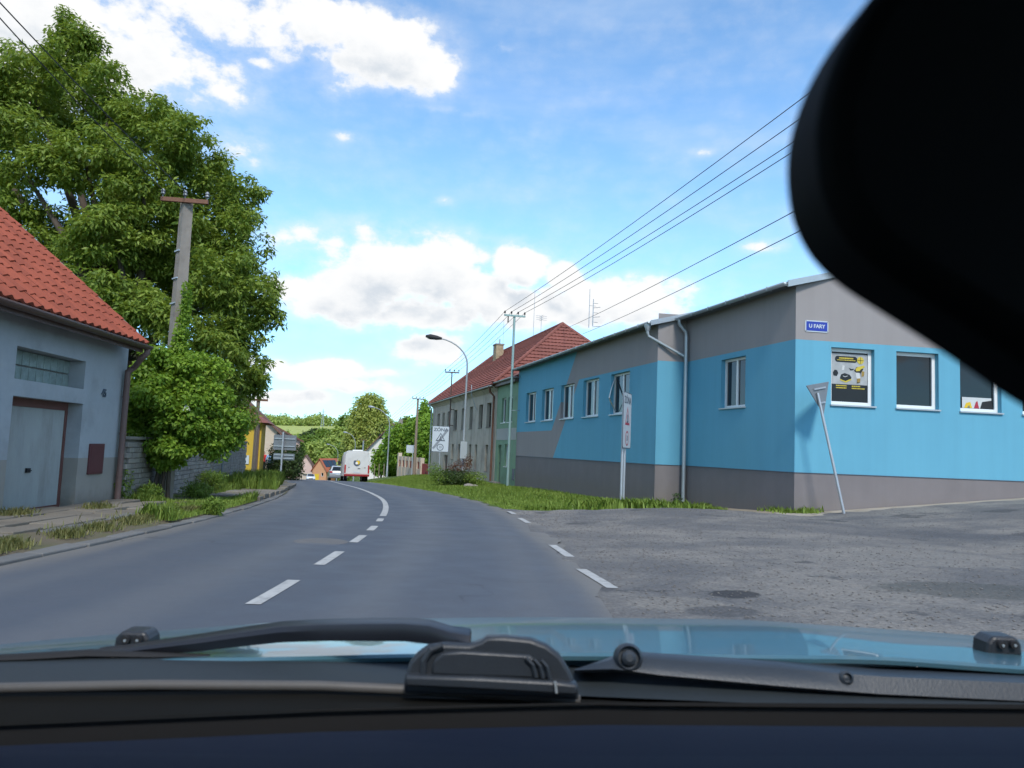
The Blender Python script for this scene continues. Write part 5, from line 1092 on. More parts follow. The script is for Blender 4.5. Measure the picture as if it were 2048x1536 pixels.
grass('weeds', 'leafy weeds round the posts of the zone sign', keep(3000, sign_pts), .10, .26, LF['grass'], .9, .022)

def foot_pts(n):
    k = RNG.integers(0, 5, n); c = np.array([C0-D1*0+N1*.1+N2*.05, C0+D1*.6+N1*.1, Dp+N1*.2-D1*1.6, Dp+N1*.25-D1*.4, C0+D2*.25+N2*.1])[k]; p = c[:, :2]+RNG.normal(size=(n, 2))*.16
    return np.stack([p[:, 0], p[:, 1], H(p[:, 0], p[:, 1])+.03, .5+.8*RNG.random(n)], -1), k >= 0
grass('weeds', 'weed tufts at the foot of the blue building', keep(1500, foot_pts), .05, .17, LF['grass'], .8, .014)

# ------------------------------------------------------------------ trees down the street
def tree(name, label, blobs, n, size, m, y, px, r0, group=None, **kw):
    p = at(px, 900, y); z = float(H(p[0], y)); o = thing(name, label, 'tree', (p[0], y, z), group); limbs(V(p[0], y, z), blobs, r0, MT['bark'], o, 7); crown('crown', blobs, n, size, m, o, **kw); return o
tree('chestnut_tree', 'tall rounded chestnut tree rising above the white van', [blob(*a) for a in ((738,825,140,34,36),(722,850,140,28,34),(752,850,140,30,36),(735,880,140,42,36),(710,885,140,24,30),(765,880,142,26,34),(738,915,141,44,34),(700,925,141,22,26),(742,805,140,24,18))], 26000, .62, LF['chest'], 140, 738, .45)
yt = [((800,880,92,30,32),(812,915,92,28,26),(790,905,93,22,24)), ((838,865,90,26,34),(850,840,91,14,24),(848,818,91,6,16),(835,905,90,26,26)), ((765,915,96,18,20),(757,935,96,14,14),(778,900,96,16,20)), ((855,870,86,18,40),(850,905,86,20,24)), ((785,935,95,22,18),(815,940,94,24,16))]
for i, (bs, lab) in enumerate(zip(yt, ('bright green tree between street lamp and wooden pole', 'bright green tree with pointed top against the old grey house', 'small bright tree nearest the white van', 'bright green tree directly behind the red gate', 'low bright green tree by the foot of the street lamp'))):
    tree('young_tree', lab, [blob(*a) for a in bs], 6500 if i < 2 else 3800, .42, LF['bright'], bs[0][2], bs[0][0], .12, 'bright young trees behind the cream fence', wid=.55)
for i, px in enumerate((749, 758, 768, 775)):
    p = at(px, 940, 90); b = MB(); z = float(H(p[0], 90)); b.tube([V(p[0], 90, z-.2), V(p[0], 90, z+1.7)], .05, 6); tag(b.build('tree_stake', MT['wood_pole']), ('first', 'second', 'third', 'fourth')[i]+' pale tree stake to the right of the van', 'stake', 'tree stakes beside the van')
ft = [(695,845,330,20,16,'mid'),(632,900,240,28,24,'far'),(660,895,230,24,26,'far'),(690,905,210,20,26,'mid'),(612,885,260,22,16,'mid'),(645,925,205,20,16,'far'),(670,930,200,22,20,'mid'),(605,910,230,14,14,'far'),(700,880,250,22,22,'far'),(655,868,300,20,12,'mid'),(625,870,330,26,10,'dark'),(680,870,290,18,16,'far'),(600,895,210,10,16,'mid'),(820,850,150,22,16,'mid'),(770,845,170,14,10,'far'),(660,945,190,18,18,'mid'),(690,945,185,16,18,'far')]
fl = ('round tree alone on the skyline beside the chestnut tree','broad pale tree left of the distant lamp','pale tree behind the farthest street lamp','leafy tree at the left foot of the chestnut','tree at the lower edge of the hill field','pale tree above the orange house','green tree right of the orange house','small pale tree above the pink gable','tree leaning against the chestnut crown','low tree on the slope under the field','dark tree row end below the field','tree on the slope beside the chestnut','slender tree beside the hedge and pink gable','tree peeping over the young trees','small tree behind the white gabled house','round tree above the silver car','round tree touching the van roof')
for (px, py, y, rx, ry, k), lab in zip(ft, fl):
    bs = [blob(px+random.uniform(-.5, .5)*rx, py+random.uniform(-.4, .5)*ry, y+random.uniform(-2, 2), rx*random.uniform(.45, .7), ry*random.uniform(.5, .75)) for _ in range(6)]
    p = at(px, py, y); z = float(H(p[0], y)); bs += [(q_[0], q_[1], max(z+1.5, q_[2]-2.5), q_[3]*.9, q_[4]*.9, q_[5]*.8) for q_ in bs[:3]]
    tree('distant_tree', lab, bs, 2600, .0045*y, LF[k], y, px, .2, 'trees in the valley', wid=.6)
# far woodland on the hill and hedgerows: one mass
def wood_blobs(x0, x1, y0, n, hpx, yy):
    out = []
    for _ in range(n):
        px = random.uniform(x0, x1); Y = yy+random.uniform(-40, 40); p = at(px, y0, Y); z = float(H(p[0], Y)); r = hpx*Y/FPX*random.uniform(.35, .75); out.append((p[0], Y, z+r*.8, r*1.4, r*1.4, r))
    return out
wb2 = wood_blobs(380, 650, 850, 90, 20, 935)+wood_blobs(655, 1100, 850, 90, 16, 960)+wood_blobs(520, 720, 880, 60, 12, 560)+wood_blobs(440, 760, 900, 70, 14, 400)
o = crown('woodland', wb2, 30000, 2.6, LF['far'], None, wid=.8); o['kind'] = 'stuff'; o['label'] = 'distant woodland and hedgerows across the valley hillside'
fx = MB(); P = []
for y in np.linspace(600, 890, 14): P.append([(x, y, float(H(x, y))+.5) for x in np.linspace(-.34*y, -.2*y, 14)])
fx.grid(P); struct(fx.build('field', mat('crop_field', (.34, .38, .10), .95, .12, .02, var2=.08), smooth=True))
# transmission pylon on the skyline
p = at(645, 848, 860); z = float(H(p[0], 860)); o = thing('pylon', 'thin lattice power pylon on the far hilltop', 'pylon', (p[0], 860, z)); b = MB(); Ht = at(645, 818, 860)[2]-z
for sx, sy in ((-1, -1), (1, -1), (1, 1), (-1, 1)): b.tube([V(p[0]+sx*1.6, 860+sy*1.6, z), V(p[0], 860, z+Ht)], .16, 4)
for k in range(6):
    t = k/6; w = 1.6*(1-t); zz = z+Ht*t; t2 = (k+1)/6; w2 = 1.6*(1-t2); b.tube([V(p[0]-w, 858.4, zz), V(p[0]+w2, 858.4, z+Ht*t2)], .1, 3); b.tube([V(p[0]+w, 858.4, zz), V(p[0]-w2, 858.4, z+Ht*t2)], .1, 3)
b.build('lattice', MT['steel'], o)
b = MB()
for t, w in ((.72, 3.2), (.85, 2.6)): b.tube([V(p[0]-w, 860, z+Ht*t), V(p[0]+w, 860, z+Ht*t)], .18, 4)
b.build('crossarm', MT['steel'], o)

# ------------------------------------------------------------------ houses down the street
def gable_house(name, label, c, az, w, L, zb, ze, zr, wallm, roofm, wins=(), ov=.35, chim=False, back=True):
    """gable front centred on c, facing direction opposite to az; ridge along az. wins: (u, v, w, h)"""
    d = dirv(az); r = V(d[1], -d[0], 0); n = -d; o = thing(name, label, 'house', (c[0], c[1], zb)); P0 = V(c[0], c[1], 0)-r*w/2
    ops = [(w/2+u-a/2, w/2+u+a/2, v, v+h) for u, v, a, h in wins if v+h < ze]
    b = MB(); wall(b, P0, r, n, w, zb-1, ze, ops, .15); top = [P0+Zv*ze, P0+r*w+Zv*ze, P0+r*w/2+Zv*zr]; b.add(top, [(0, 1, 2)])
    wall(b, P0, d, -r, L, zb-1, ze); wall(b, P0+r*w, d, r, L, zb-1, ze); b.add([p+d*L for p in top], [(0, 1, 2)]); wall(b, P0+d*L, r, d, w, zb-1, ze); b.build('wall', wallm, o)
    for q_ in ops: window(o, P0, r, n, *q_, depth=.15, sashes=2 if q_[1]-q_[0] > .9 else 1, glass='glass_dark')
    for u, v, a, h in wins:
        if v+h >= ze: b = MB(); b.box(V(c[0], c[1], v+h/2)+r*u+n*.012, r*a/2, n*.02, Zv*h/2); b.build('window', MT['glass_dark'], o)
    sl = (zr-ze)/(w/2); rf = None
    for s in (-1, 1):
        e = P0+r*w/2+r*s*(w/2+ov)+Zv*(ze-sl*ov)-d*ov; a = P0+r*w/2+Zv*zr-d*ov; b = MB(); b.prism([e, a, a+Zv*.16, e+Zv*.16], d*(L+2*ov)); rf = b.build('roof', roofm, o)
    if chim: b = MB(); b.box(P0+r*w*.62+d*L*.4+Zv*(zr+.1), r*.3, d*.3, Zv*.8); b.build('chimney', MT['concrete'], o)
    return o
RF_B = mat('roof_brown', (.16, .085, .06), .85, .2, 1.5, bump=.4, bs=8); RF_R = mat('roof_red', (.42, .12, .06), .8, .15, 1.5, bump=.3, bs=8)
PINK = mat('pink_render', (.62, .46, .40), .9, .06); ORG = mat('orange_render', (.58, .30, .16), .9, .08); WHT = mat('white_render', (.72, .68, .63), .9, .06, 1); CRM = mat('cream_render', (.55, .46, .36), .9, .1, 1)
# yellow building on the left
YEL = mat('yellow_render', (.54, .36, .045), .85, .08, 1.2); yb_ = at(507, 945, 40); zb = float(GZ(40)); yw = 5.0; cxr = at(524, 900, 40)[0]
Y_o = thing('yellow_building', 'small bright yellow building with tiled hip roof behind the wooden pole', 'building', (cxr-yw/2, 40, zb)); zt = at(507, 845, 40)[2]
P0 = V(cxr-yw, 40, 0); rr_ = nrm(V(1, -.05, 0)); b = MB(); wall(b, P0, rr_, V(-rr_[1]*-1, -1, 0), yw, zb-.5, zt, [(3.1, 3.9, zb+.9, zb+1.7)], .12); wall(b, P0+rr_*yw, V(-.27, .96, 0), V(.96, .27, 0), 6, zb-.5, zt); b.build('wall', YEL, Y_o); window(Y_o, P0, rr_, V(0, -1, 0), 3.1, 3.9, zb+.9, zb+1.7, depth=.12)
apx = at(496, 806, 42); e0 = [P0+V(-.4, -.4, zt), P0+rr_*yw+V(.45, -.4, zt), P0+rr_*yw+V(-1.2, 6.2, zt), P0+V(-2, 6.2, zt)]; rg = [V(cxr-1.9, 42.2, apx[2]), V(cxr-2.6, 44.5, apx[2])]
b = MB(); b.add(e0+rg, [(0, 1, 4), (1, 2, 5, 4), (2, 3, 5), (3, 0, 4, 5), (0, 3, 2, 1)]); b.build('roof', TILE_R, Y_o); b = MB(); b.box(P0+rr_*(yw-.9)+V(0, -.03, zb+1.05), rr_*.35, V(0, .02, 0), Zv*.22); b.build('notice_plate', MT['sign_white'], Y_o)
b = MB(); b.tube([P0+rr_*(yw-.12)+V(0, -.1, zt-.1), P0+rr_*(yw-.12)+V(0, -.1, zb)], .05, 6); b.build('downpipe', MT['brown_pipe'], Y_o)
c_ = at(508, 900, 56); gable_house('gabled_house', 'cream gabled house with brown roof rising behind the yellow building', (c_[0]-1.75, 56), -15, 6.4, 9, float(GZ(56)), at(545, 862, 56)[2], at(508, 792, 56)[2]+.4, CRM, RF_B, ((1.9, -1.2, .8, 1.1), (.6, 2.2, .7, .8)))
c_ = at(560, 905, 72); gable_house('far_left_house', 'pale house with small gable just above the direction signs', (c_[0]-1.0, 72), -15, 5.4, 8, float(GZ(72)), at(562, 880, 72)[2], at(552, 850, 72)[2], PINK, RF_B, ((1.3, -1.5, .7, 1.2),))
c_ = at(609, 945, 190); gable_house('pink_house', 'bright pink gabled house where the road dips out of sight', (c_[0], 190), -12, 3.4, 9, float(GZ(190))-.5, at(609, 930, 190)[2], at(607, 911, 190)[2], PINK, RF_B, ((0, -7.2, .8, .9),))
c_ = at(642, 945, 182); OHs = gable_house('orange_house', 'orange house with solar panels on its red roof at the bottom of the street', (c_[0]-.4, 182), 14, 3.6, 9, float(GZ(182))-.3, at(640, 940, 182)[2], at(640, 918, 182)[2], ORG, RF_R, ((.8, -6.6, .6, .8),))
w0 = V(*OHs.location); dd = dirv(14); rr2 = V(dd[1], -dd[0], 0); sl = (at(640, 918, 182)[2]-at(640, 940, 182)[2])/1.8; zr_ = at(640, 918, 182)[2]
for i in range(3): pc = V(w0[0], w0[1], zr_+.24-sl*.9)+rr2*.9+dd*(1.5+i*2.2); b = MB(); b.box(pc, dd*1.0, nrm(rr2-Zv*sl)*.95, nrm(rr2*sl+Zv)*.03); b.build('solar_panel', MT['glass_dark'], OHs)
b = MB(); b.box(V(w0[0], w0[1], at(640, 955, 182)[2])-dd*.03+rr2*-.6, rr2*.55, dd*.02, Zv*.8); b.build('door', MT['yellow'], OHs)
pc = at(610, 955, 186); b = MB(); b.box(pc+V(0, 0, -.2), V(3.2, 0, 0), V(0, .15, 0), Zv*1.0); b.box(pc+V(1, 0, 1.0), V(1.4, 0, 0), V(0, .6, 0), Zv*.12); tag(b.build('yard_wall', CRM), 'low pale yard wall before the pink house', 'wall')
c_ = at(772, 930, 112); zr = at(783, 848, 112)[2]; gable_house('white_gabled_house', 'white gabled house half hidden behind the young trees', (at(783, 900, 112)[0], 112), -5, 7.4, 10, float(H(c_[0], 112)), zr-4.1, zr, WHT, RF_B, ((-1.6, zr-2.2, .7, .7),), ov=.5, chim=True)

# cream fence with brown panels and red gate
FA, FB_ = at(797, 960, 84), at(862, 960, 73); zF = float(H(FA[0], FA[1])); FD = nrm((FB_-FA)*V(1, 1, 0)); FN = V(FD[1], -FD[0], 0); FN = FN if FN[1] < 0 else -FN; LF_ = np.linalg.norm((FB_-FA)[:2])
FE = thing('cream_fence', 'cream rendered fence wall with red-brown panels beside the old grey house', 'fence', (FA[0], FA[1], zF)); q0 = V(FA[0], FA[1], zF); zt = at(800, 912, 84)[2]-zF
b = MB(); b.box(q0+FD*LF_*.36+Zv*.35, FD*LF_*.36, FN*.15, Zv*.85); b.build('plinth', CRM, FE); b = MB(); b.box(q0+FD*LF_*.36+Zv*(zt-.2), FD*LF_*.36, FN*.12, Zv*.2); b.build('top_rail', CRM, FE)
PB_ = mat('panel_brown', (.30, .075, .045), .7, .15, 3); npn = 6
for i in range(npn+1): b = MB(); b.box(q0+FD*LF_*.72*i/npn+Zv*zt/2, FD*.22, FN*.19, Zv*(zt/2+(.35 if i == 0 else 0))); b.build('pillar', CRM, FE)
for i in range(npn): b = MB(); b.box(q0+FD*LF_*.72*(i+.5)/npn+Zv*(1.2+(zt-1.6)/2), FD*(LF_*.36/npn-.12), FN*.06, Zv*(zt-1.6)/2); b.build('panel', PB_, FE)
b = MB(); b.box(q0+FD*LF_*.87+Zv*(zt-.55)/2, FD*LF_*.125, FN*.05, Zv*(zt-.5)/2); gt = tag(b.build('garden_gate', mat('gate_red', (.30, .035, .03), .6, .1, 3)), 'solid red gate at the end of the cream fence', 'gate')
b = MB(); b.box(q0+FD*LF_*.87+FN*.08+Zv*.9, FD*.03, FN*.03, Zv*.1); b.build('handle', MT['dark'], gt)

# ------------------------------------------------------------------ vehicles
def wheel(parent, c, r, w, ax):
    b = MB(); b.lathe(V(c)-V(ax)*w/2, ax, [(r*.75, 0), (r*.97, .01), (r, .05), (r, w-.05), (r*.97, w-.01), (r*.75, w)], 20); t = b.build('wheel', MT['rubber'], parent, smooth=50)
    b = MB(); b.lathe(V(c)-V(ax)*(w/2+.004), ax, [(r*.62, 0), (r*.62, w+.008)], 16); b.build('rim', MT['steel'], t)
def van():
    y = 61.; p = at(712, 968, y); hd = R(15.8); d = V(-math.sin(hd), math.cos(hd), 0); r = V(d[1], -d[0], 0); z = float(GZ(y)); pt_ = .045
    o = thing('delivery_van', 'white panel van with round emblem and red bumper driving ahead', 'van', (p[0], y, z)); B = V(p[0], y, z); f = nrm(d-Zv*.045); Wv, Hv = 1.98, 2.42
    WV = mat('van_white', (.62, .62, .60), .35, .05, 1.5, coat=.3, dirt=((.38, .36, .33), .4, 1.2)); pt = lambda x, yy, zz: B+r*x+f*yy+Zv*zz
    def sec(yy, top, hw, low=.42, tk=.86): return [pt(-hw, yy, low), pt(-hw*1.0, yy, low+.5), pt(-hw*.99, yy, 1.25), pt(-hw*.93, yy, top-.3), pt(-hw*tk, yy, top-.07), pt(-hw*.7, yy, top), pt(hw*.7, yy, top), pt(hw*tk, yy, top-.07), pt(hw*.93, yy, top-.3), pt(hw*.99, yy, 1.25), pt(hw, yy, low+.5), pt(hw, yy, low)]
    S_ = [sec(0, Hv-.02, Wv/2-.03), sec(.06, Hv, Wv/2), sec(3.6, Hv, Wv/2), sec(4.3, 2.25, Wv/2), sec(5.0, 1.45, Wv/2-.06, tk=.9), sec(5.7, 1.05, Wv/2-.18, tk=.92)]
    b = MB(); n = 12; vs = [q for s in S_ for q in s]; fs = [(i*n+j, i*n+(j+1) % n, (i+1)*n+(j+1) % n, (i+1)*n+j) for i in range(len(S_)-1) for j in range(n)]+[tuple(range(n)), tuple(range((len(S_)-1)*n, len(S_)*n))]; b.add(vs, fs); b.build('body', WV, o, smooth=40)
    for s in (-1, 1):
        b = MB(); b.prism([pt(s*.012, -.012, .62), pt(s*.86, -.012, .62), pt(s*.83, -.012, 1.3), pt(s*.78, -.012, 2.2), pt(s*.72, -.012, 2.28), pt(s*.012, -.012, 2.28)], f*.02); dd_ = b.build('rear_door', WV, o)
        b = MB(); b.box(pt(s*.91, -.015, .98), r*.055, f*.03, Zv*.32); b.build('tail_light', MT['red_light'], o, bevel=.02)
        b = MB(); b.box(pt(s*.62, -.02, 1.1), r*.03, f*.012, Zv*.04); b.build('hinge', MT['dark'], dd_)
        b = MB(); b.prism([pt(s*.97, 4.15, 1.45), pt(s*.97, 4.7, 1.45), pt(s*.92, 4.45, 2.0), pt(s*.92, 4.15, 2.0)], r*s*.05); b.build('side_window', MT['glass_dark'], o)
        b = MB(); b.box(pt(s*1.12, 4.5, 1.5), r*.1, f*.06, Zv*.17); b.build('mirror', MT['dark'], o, bevel=.02)
        for yy in (.85, 4.6): wheel(o, pt(s*.82, yy, .34), .34, .24, r)
    wheel(o, pt(.58, .85, .34), .33, .2, r)
    b = MB(); b.box(pt(0, -.06, .50), r*.98, f*.09, Zv*.09); b.build('rear_bumper', MT['lacquer_red'], o, bevel=.03)
    b = MB(); b.box(pt(0, -.02, .72), r*.26, f*.006, Zv*.055); b.build('number_plate', MT['sign_white'], o); b = MB(); b.box(pt(.16, -.02, 1.02), r*.1, f*.015, Zv*.025); b.build('handle', MT['dark'], o)
    b = MB(); b.lathe(pt(-.02, -.016, 1.48), -f, [(.27, 0), (.27, .004)], 24); e = b.build('emblem', MT['sign_line'], o); b = MB(); b.lathe(pt(.06, -.021, 1.50), -f, [(.15, 0), (.15, .003)], 18); b.build('emblem_spot', MT['yellow'], e); b = MB(); b.lathe(pt(-.04, -.025, 1.45), -f, [(.1, 0), (.1, .003)], 14); b.build('emblem_spot', MT['pvc'], e)
    b = MB(); b.box(pt(0, .25, Hv+.03), r*.4, f*.06, Zv*.05); b.build('roof_light', MT['pvc'], o, bevel=.02)
van()
def car(label, px, py, y, hd, col, rear=True):
    p = at(px, py, y); z = float(GZ(y)); d = V(-math.sin(R(hd)), math.cos(R(hd)), 0); r = V(d[1], -d[0], 0); f = nrm(d+Zv*(-.05 if d[1] > 0 else .05)); B = V(p[0], y, z); o = thing('car', label, 'car', B)
    pt = lambda x, yy, zz: B+r*x+f*yy+Zv*zz; body = mat('car_paint', col, .3, .03, 2, metal=.3, coat=.6)
    side = [(-.02, .45), (0, .8), (.1, .98), (.55, 1.02), (2.6, 1.0), (3.8, .85), (4.2, .65), (4.22, .35), (.1, .28)]
    def hull(prof, hw0, hw1, zlo, zhi): 
        n = len(prof); L_ = [pt(-(hw0+(hw1-hw0)*(zz-zlo)/(zhi-zlo)), yy, zz) for yy, zz in prof]; R_ = [pt((hw0+(hw1-hw0)*(zz-zlo)/(zhi-zlo)), yy, zz) for yy, zz in prof]; b = MB(); b.add(L_+R_, [tuple(range(n)), tuple(range(n, 2*n))[::-1]]+[(i, (i+1) % n, n+(i+1) % n, n+i) for i in range(n)]); return b
    hull(side, .86, .84, .28, 1.02).build('body', body, o, bevel=.06, smooth=40); hull([(.12, .96), (.42, 1.40), (.75, 1.46), (1.9, 1.45), (2.9, .98)], .80, .60, .96, 1.46).build('cabin', body, o, bevel=.04, smooth=40)
    b = MB(); b.prism([pt(-.62, .145, 1.02), pt(.62, .145, 1.02), pt(.52, .37, 1.36), pt(-.52, .37, 1.36)], -f*.03); b.build('rear_window', MT['glass_dark'], o)
    b = MB(); b.prism([pt(-.66, 2.82, 1.03), pt(.66, 2.82, 1.03), pt(.54, 2.0, 1.40), pt(-.54, 2.0, 1.40)], f*.05+Zv*.02); b.build('windscreen', MT['glass_dark'], o)
    for s in (-1, 1):
        b = MB(); b.prism([pt(s*.775, .5, 1.04), pt(s*.775, 2.6, 1.04), pt(s*.65, 1.95, 1.38), pt(s*.65, .75, 1.38)], r*s*.02); b.build('side_window', MT['glass_dark'], o)
        b = MB(); b.box(pt(s*.70, -.02, .86), r*.14, f*.03, Zv*.08); b.build('tail_light', MT['red_light'], o, bevel=.015); b = MB(); b.box(pt(s*.62, 4.05, .72), r*.17, f*.12, Zv*.07); b.build('headlight', MT['pvc'], o, bevel=.02)
        for yy in (.75, 3.35): wheel(o, pt(s*.76, yy, .31), .31, .2, r)
    b = MB(); b.box(pt(0, -.04, .62), r*.26, f*.01, Zv*.055); b.build('number_plate', MT['sign_white'], o); b = MB(); b.box(pt(0, 4.22, .5), r*.4, f*.02, Zv*.08); b.build('grille', MT['dark'], o)
car('silver hatchback partly hidden in front of the white van', 676, 966, 74, 15.5, (.42, .44, .46)); car('small white car far down the street', 620, 965, 163, 196, (.7, .7, .7))

# ------------------------------------------------------------------ two people on the left footpath
def person(label, px, y, shirt, trousers, az, lean=0.):
    p = at(px, 940, y); z = float(GZ(y))+.1; o = thing('person', label, 'person', (p[0], y, z))
    J = [(0, 0, .98), (0, 0, 1.18), (0, .01, 1.42), (0, .01, 1.52), (0, .02, 1.62), (0, .02, 1.74), (-.19, 0, 1.42), (-.25, .03, 1.15), (-.22, .12, .92), (.19, 0, 1.42), (.26, -.02, 1.15), (.24, .08, .90), (-.1, 0, .92), (-.11, .04, .5), (-.11, -.06, .09), (-.11, .1, .04), (.1, 0, .92), (.11, .02, .5), (.11, .02, .09), (.11, .17, .04)]
    E_ = [(0, 1), (1, 2), (2, 3), (3, 4), (4, 5), (2, 6), (6, 7), (7, 8), (2, 9), (9, 10), (10, 11), (0, 12), (12, 13), (13, 14), (14, 15), (0, 16), (16, 17), (17, 18), (18, 19)]
    rad = [(.15, .11), (.14, .1), (.16, .1), (.06, .06), (.1, .11), (.085, .1), (.07, .07), (.05, .05), (.035, .04), (.07, .07), (.05, .05), (.035, .04), (.1, .1), (.065, .07), (.045, .05), (.04, .03), (.1, .1), (.065, .07), (.045, .05), (.04, .03)]
    me = bpy.data.meshes.new('body'); me.from_pydata(J, E_, []); b = bpy.data.objects.new('body', me); COL.objects.link(b); b.parent = o; b.rotation_euler = (0, 0, R(az))
    m = b.modifiers.new('skin', 'SKIN'); 
    for i, v in enumerate(me.skin_vertices[0].data): v.radius = rad[i]; v.use_root = (i == 0)
    s = b.modifiers.new('sub', 'SUBSURF'); s.levels = s.render_levels = 2
    mm = bpy.data.materials.new('clothing'); mm.use_nodes = True; k = NT(mm.node_tree); tc = k.new('ShaderNodeTexCoord'); sp = k.new('ShaderNodeSeparateXYZ'); k.l.new(tc.outputs['Object'], sp.inputs[0]); zc = sp.outputs[2]
    c = k.mix(k.math('GREATER_THAN', zc, .95), (*trousers, 1), (*shirt, 1)); c = k.mix(k.math('GREATER_THAN', zc, 1.50), c, (.45, .28, .2, 1)); c = k.mix(k.math('GREATER_THAN', zc, 1.70), c, (.06, .04, .03, 1)); k.l.new(c, k.n['Principled BSDF'].inputs['Base Color']); k.n['Principled BSDF'].inputs['Roughness'].default_value = .85; me.materials.append(mm)
person('person in a red top walking on the left footpath', 526, 53, (.50, .03, .03), (.03, .03, .035), 150); person('person in a light blue top beside the hedge on the left', 539, 52.5, (.22, .35, .52), (.03, .035, .06), 200)
# ------------------------------------------------------------------ the car we look out of
CR = R(2.5); crx = V(math.cos(CR), 0, math.sin(CR)); cup = V(-math.sin(CR), 0, math.cos(CR)); cfy = V(0, 1, 0)
OX = .014                                                     # car centre line lies right of the lens
EY = V(0, 0, EYE); c3 = lambda x, y, z: EY+crx*x+cfy*y+cup*z
CAR = thing('own_car', 'blue car seen from its driver seat with bonnet, wiper, dashboard and mirror', 'car', (OX, .6, -.03))
def m_paint():
    m = mat('bonnet_paint', (.06, .15, .19), .36, .08, 3, metal=.25, coat=.6, spec=.5, dirt=((.16, .19, .2), .3, 9)); return m
PAINT = m_paint(); PLA = MT['black_plastic']
def hood_z(x, y):
    dy = y-.93; xx = abs(x-OX)
    z = -.2374-.063*dy-.134*dy*dy-.75*max(0, dy-.79)**2-.051*xx*xx-.9*max(0, xx-.86)**2
    z += .003*math.exp(-((xx-.42)/.10)**2)                   # pressed ridges
    return z
b = MB(); ysn = list(np.linspace(.93, 1.75, 26))+list(np.linspace(1.8, 2.15, 8)); P = [[c3(x, y, hood_z(x, y)) for x in np.linspace(OX-.98, OX+.98, 71)] for y in ysn]; b.grid(P)
lip = [c3(x, .93, hood_z(x, .93)) for x in np.linspace(OX-.98, OX+.98, 71)]; b.grid([lip, [p-cup*.003-cfy*.004 for p in lip], [p-cup*.008-cfy*.003 for p in lip], [p-cup*.012+cfy*.04 for p in lip]])
b.build('bonnet', PAINT, CAR, smooth=50)
for s in (-1, 1):      # wings, front
    P = [[c3(OX+s*(.98+t*.03), y, hood_z(OX+s*.98, y)-t*.5+.0*t) for t in (0.005, .3, 1)] for y in ysn+[2.25]]; b = MB(); b.grid(P); b.build('wing', PAINT, CAR, smooth=50)
b = MB(); P = [[c3(x, 2.15+dy, hood_z(x, 2.15)-dz) for x in np.linspace(OX-.84, OX+.84, 21)] for dy, dz in ((0, .005), (.06, .08), (.10, .25), (.08, .42))]; b.grid(P); b.build('front_bumper', PAINT, CAR, smooth=50)
for s in (-1, 1):
    for y in (1.55, -1.0): wheel(CAR, c3(OX+s*.72, y, -.90), .30, .2, crx)
# washer jets
for px, py, nm in ((262, 1279, 0), (2009, 1289, 1)):
    d = ray(px, py); d = d/np.linalg.norm(d); k = 1.02/d[1]; c_ = EY+d*k; w_ = .019
    b = MB(); b.prism([c_+crx*a*w_+cup*h for a, h in ((-1.25, -.016), (1.25, -.016), (1.2, .0), (.9, .009), (-.7, .010), (-1.1, .002))], cfy*.035); j = b.build('washer_jet', PLA, CAR, bevel=.004)
    for s in (-.25, .5): b = MB(); b.lathe(c_+crx*s*w_*1.1-cfy*.001+cup*.0, -cfy, [(.0055, 0), (.005, .004)], 10); jj = b.build('nozzle', MT['rubber'], j); b = MB(); b.lathe(c_+crx*s*w_*1.1-cfy*.0055, -cfy, [(.0018, 0), (.0018, .001)], 8); b.build('jet_tip', MT['zinc'], jj)
# cowl under the windscreen: plastic scuttle, with pressed upper panel on the right
def pxat(px, py, y): d = rayY(px, py); return EY+d*y
b = MB(); xsn = np.linspace(-150, 2200, 48)
def cowl_top(px): return float(np.interp(px, [-150, 240, 640, 830, 1140, 1560, 2048, 2300], [1318, 1314, 1317, 1322, 1334, 1346, 1390, 1400]))
def cowl_bot(px): return float(np.interp(px, [-150, 0, 640, 830, 1160, 1600, 2048, 2300], [1375, 1370, 1363, 1368, 1392, 1410, 1412, 1412]))
P = [[pxat(px, cowl_top(px)-3, .945), pxat(px, cowl_top(px)*.6+cowl_bot(px)*.4, .90), pxat(px, cowl_bot(px), .855)] for px in xsn]
b.grid(P); b.build('cowl', mat('cowl_plastic', (.022, .029, .034), .6, .12, 8, bump=.1, bs=300), CAR, smooth=60)
# black sheet painting in the shade of the gap under the bonnet edge
b = MB(); b.grid([[pxat(px, 1334, .99), pxat(px, 1440, .99)] for px in (-300, 1024, 2350)]); b.build('gap_shade_sheet', MT['rubber'], CAR)
# raised cowl panel on the right with bolt cap and clip
CP = mat('cowl_panel', (.03, .038, .048), .42, .12, 8, bump=.1, bs=300)
up_ = [(1150, 1338), (1235, 1308), (1262, 1301), (1300, 1305), (1560, 1322), (1760, 1338), (2048, 1351), (2250, 1356)]; lo_ = [(1150, 1340), (1225, 1338), (1262, 1342), (1320, 1350), (1560, 1372), (1760, 1388), (2048, 1402), (2250, 1406)]
P = [[pxat(*u, .925), pxat(u[0]*.7+l[0]*.3, u[1]*.7+l[1]*.3, .885), pxat(*l, .875), pxat(l[0], l[1]+6, .885)] for u, l in zip(up_, lo_)]
b = MB(); b.grid(P); b.build('cowl_panel', CP, CAR, smooth=60)
cc = pxat(1260, 1325, .872); b = MB(); b.lathe(cc+cfy*.02, -cfy+cup*.25, [(.016, 0), (.0155, .012), (.0125, .016), (.011, .010), (.0085, .010), (.008, .016), (.004, .019)], 26); b.build('pivot_cap', CP, CAR, smooth=35)
cc = pxat(1699, 1362, .874); b = MB(); b.lathe(cc+cfy*.012, -cfy+cup*.3, [(.008, 0), (.0075, .006), (.005, .008), (.0045, .004), (.001, .005)], 18); b.build('clip', CP, CAR, smooth=35)
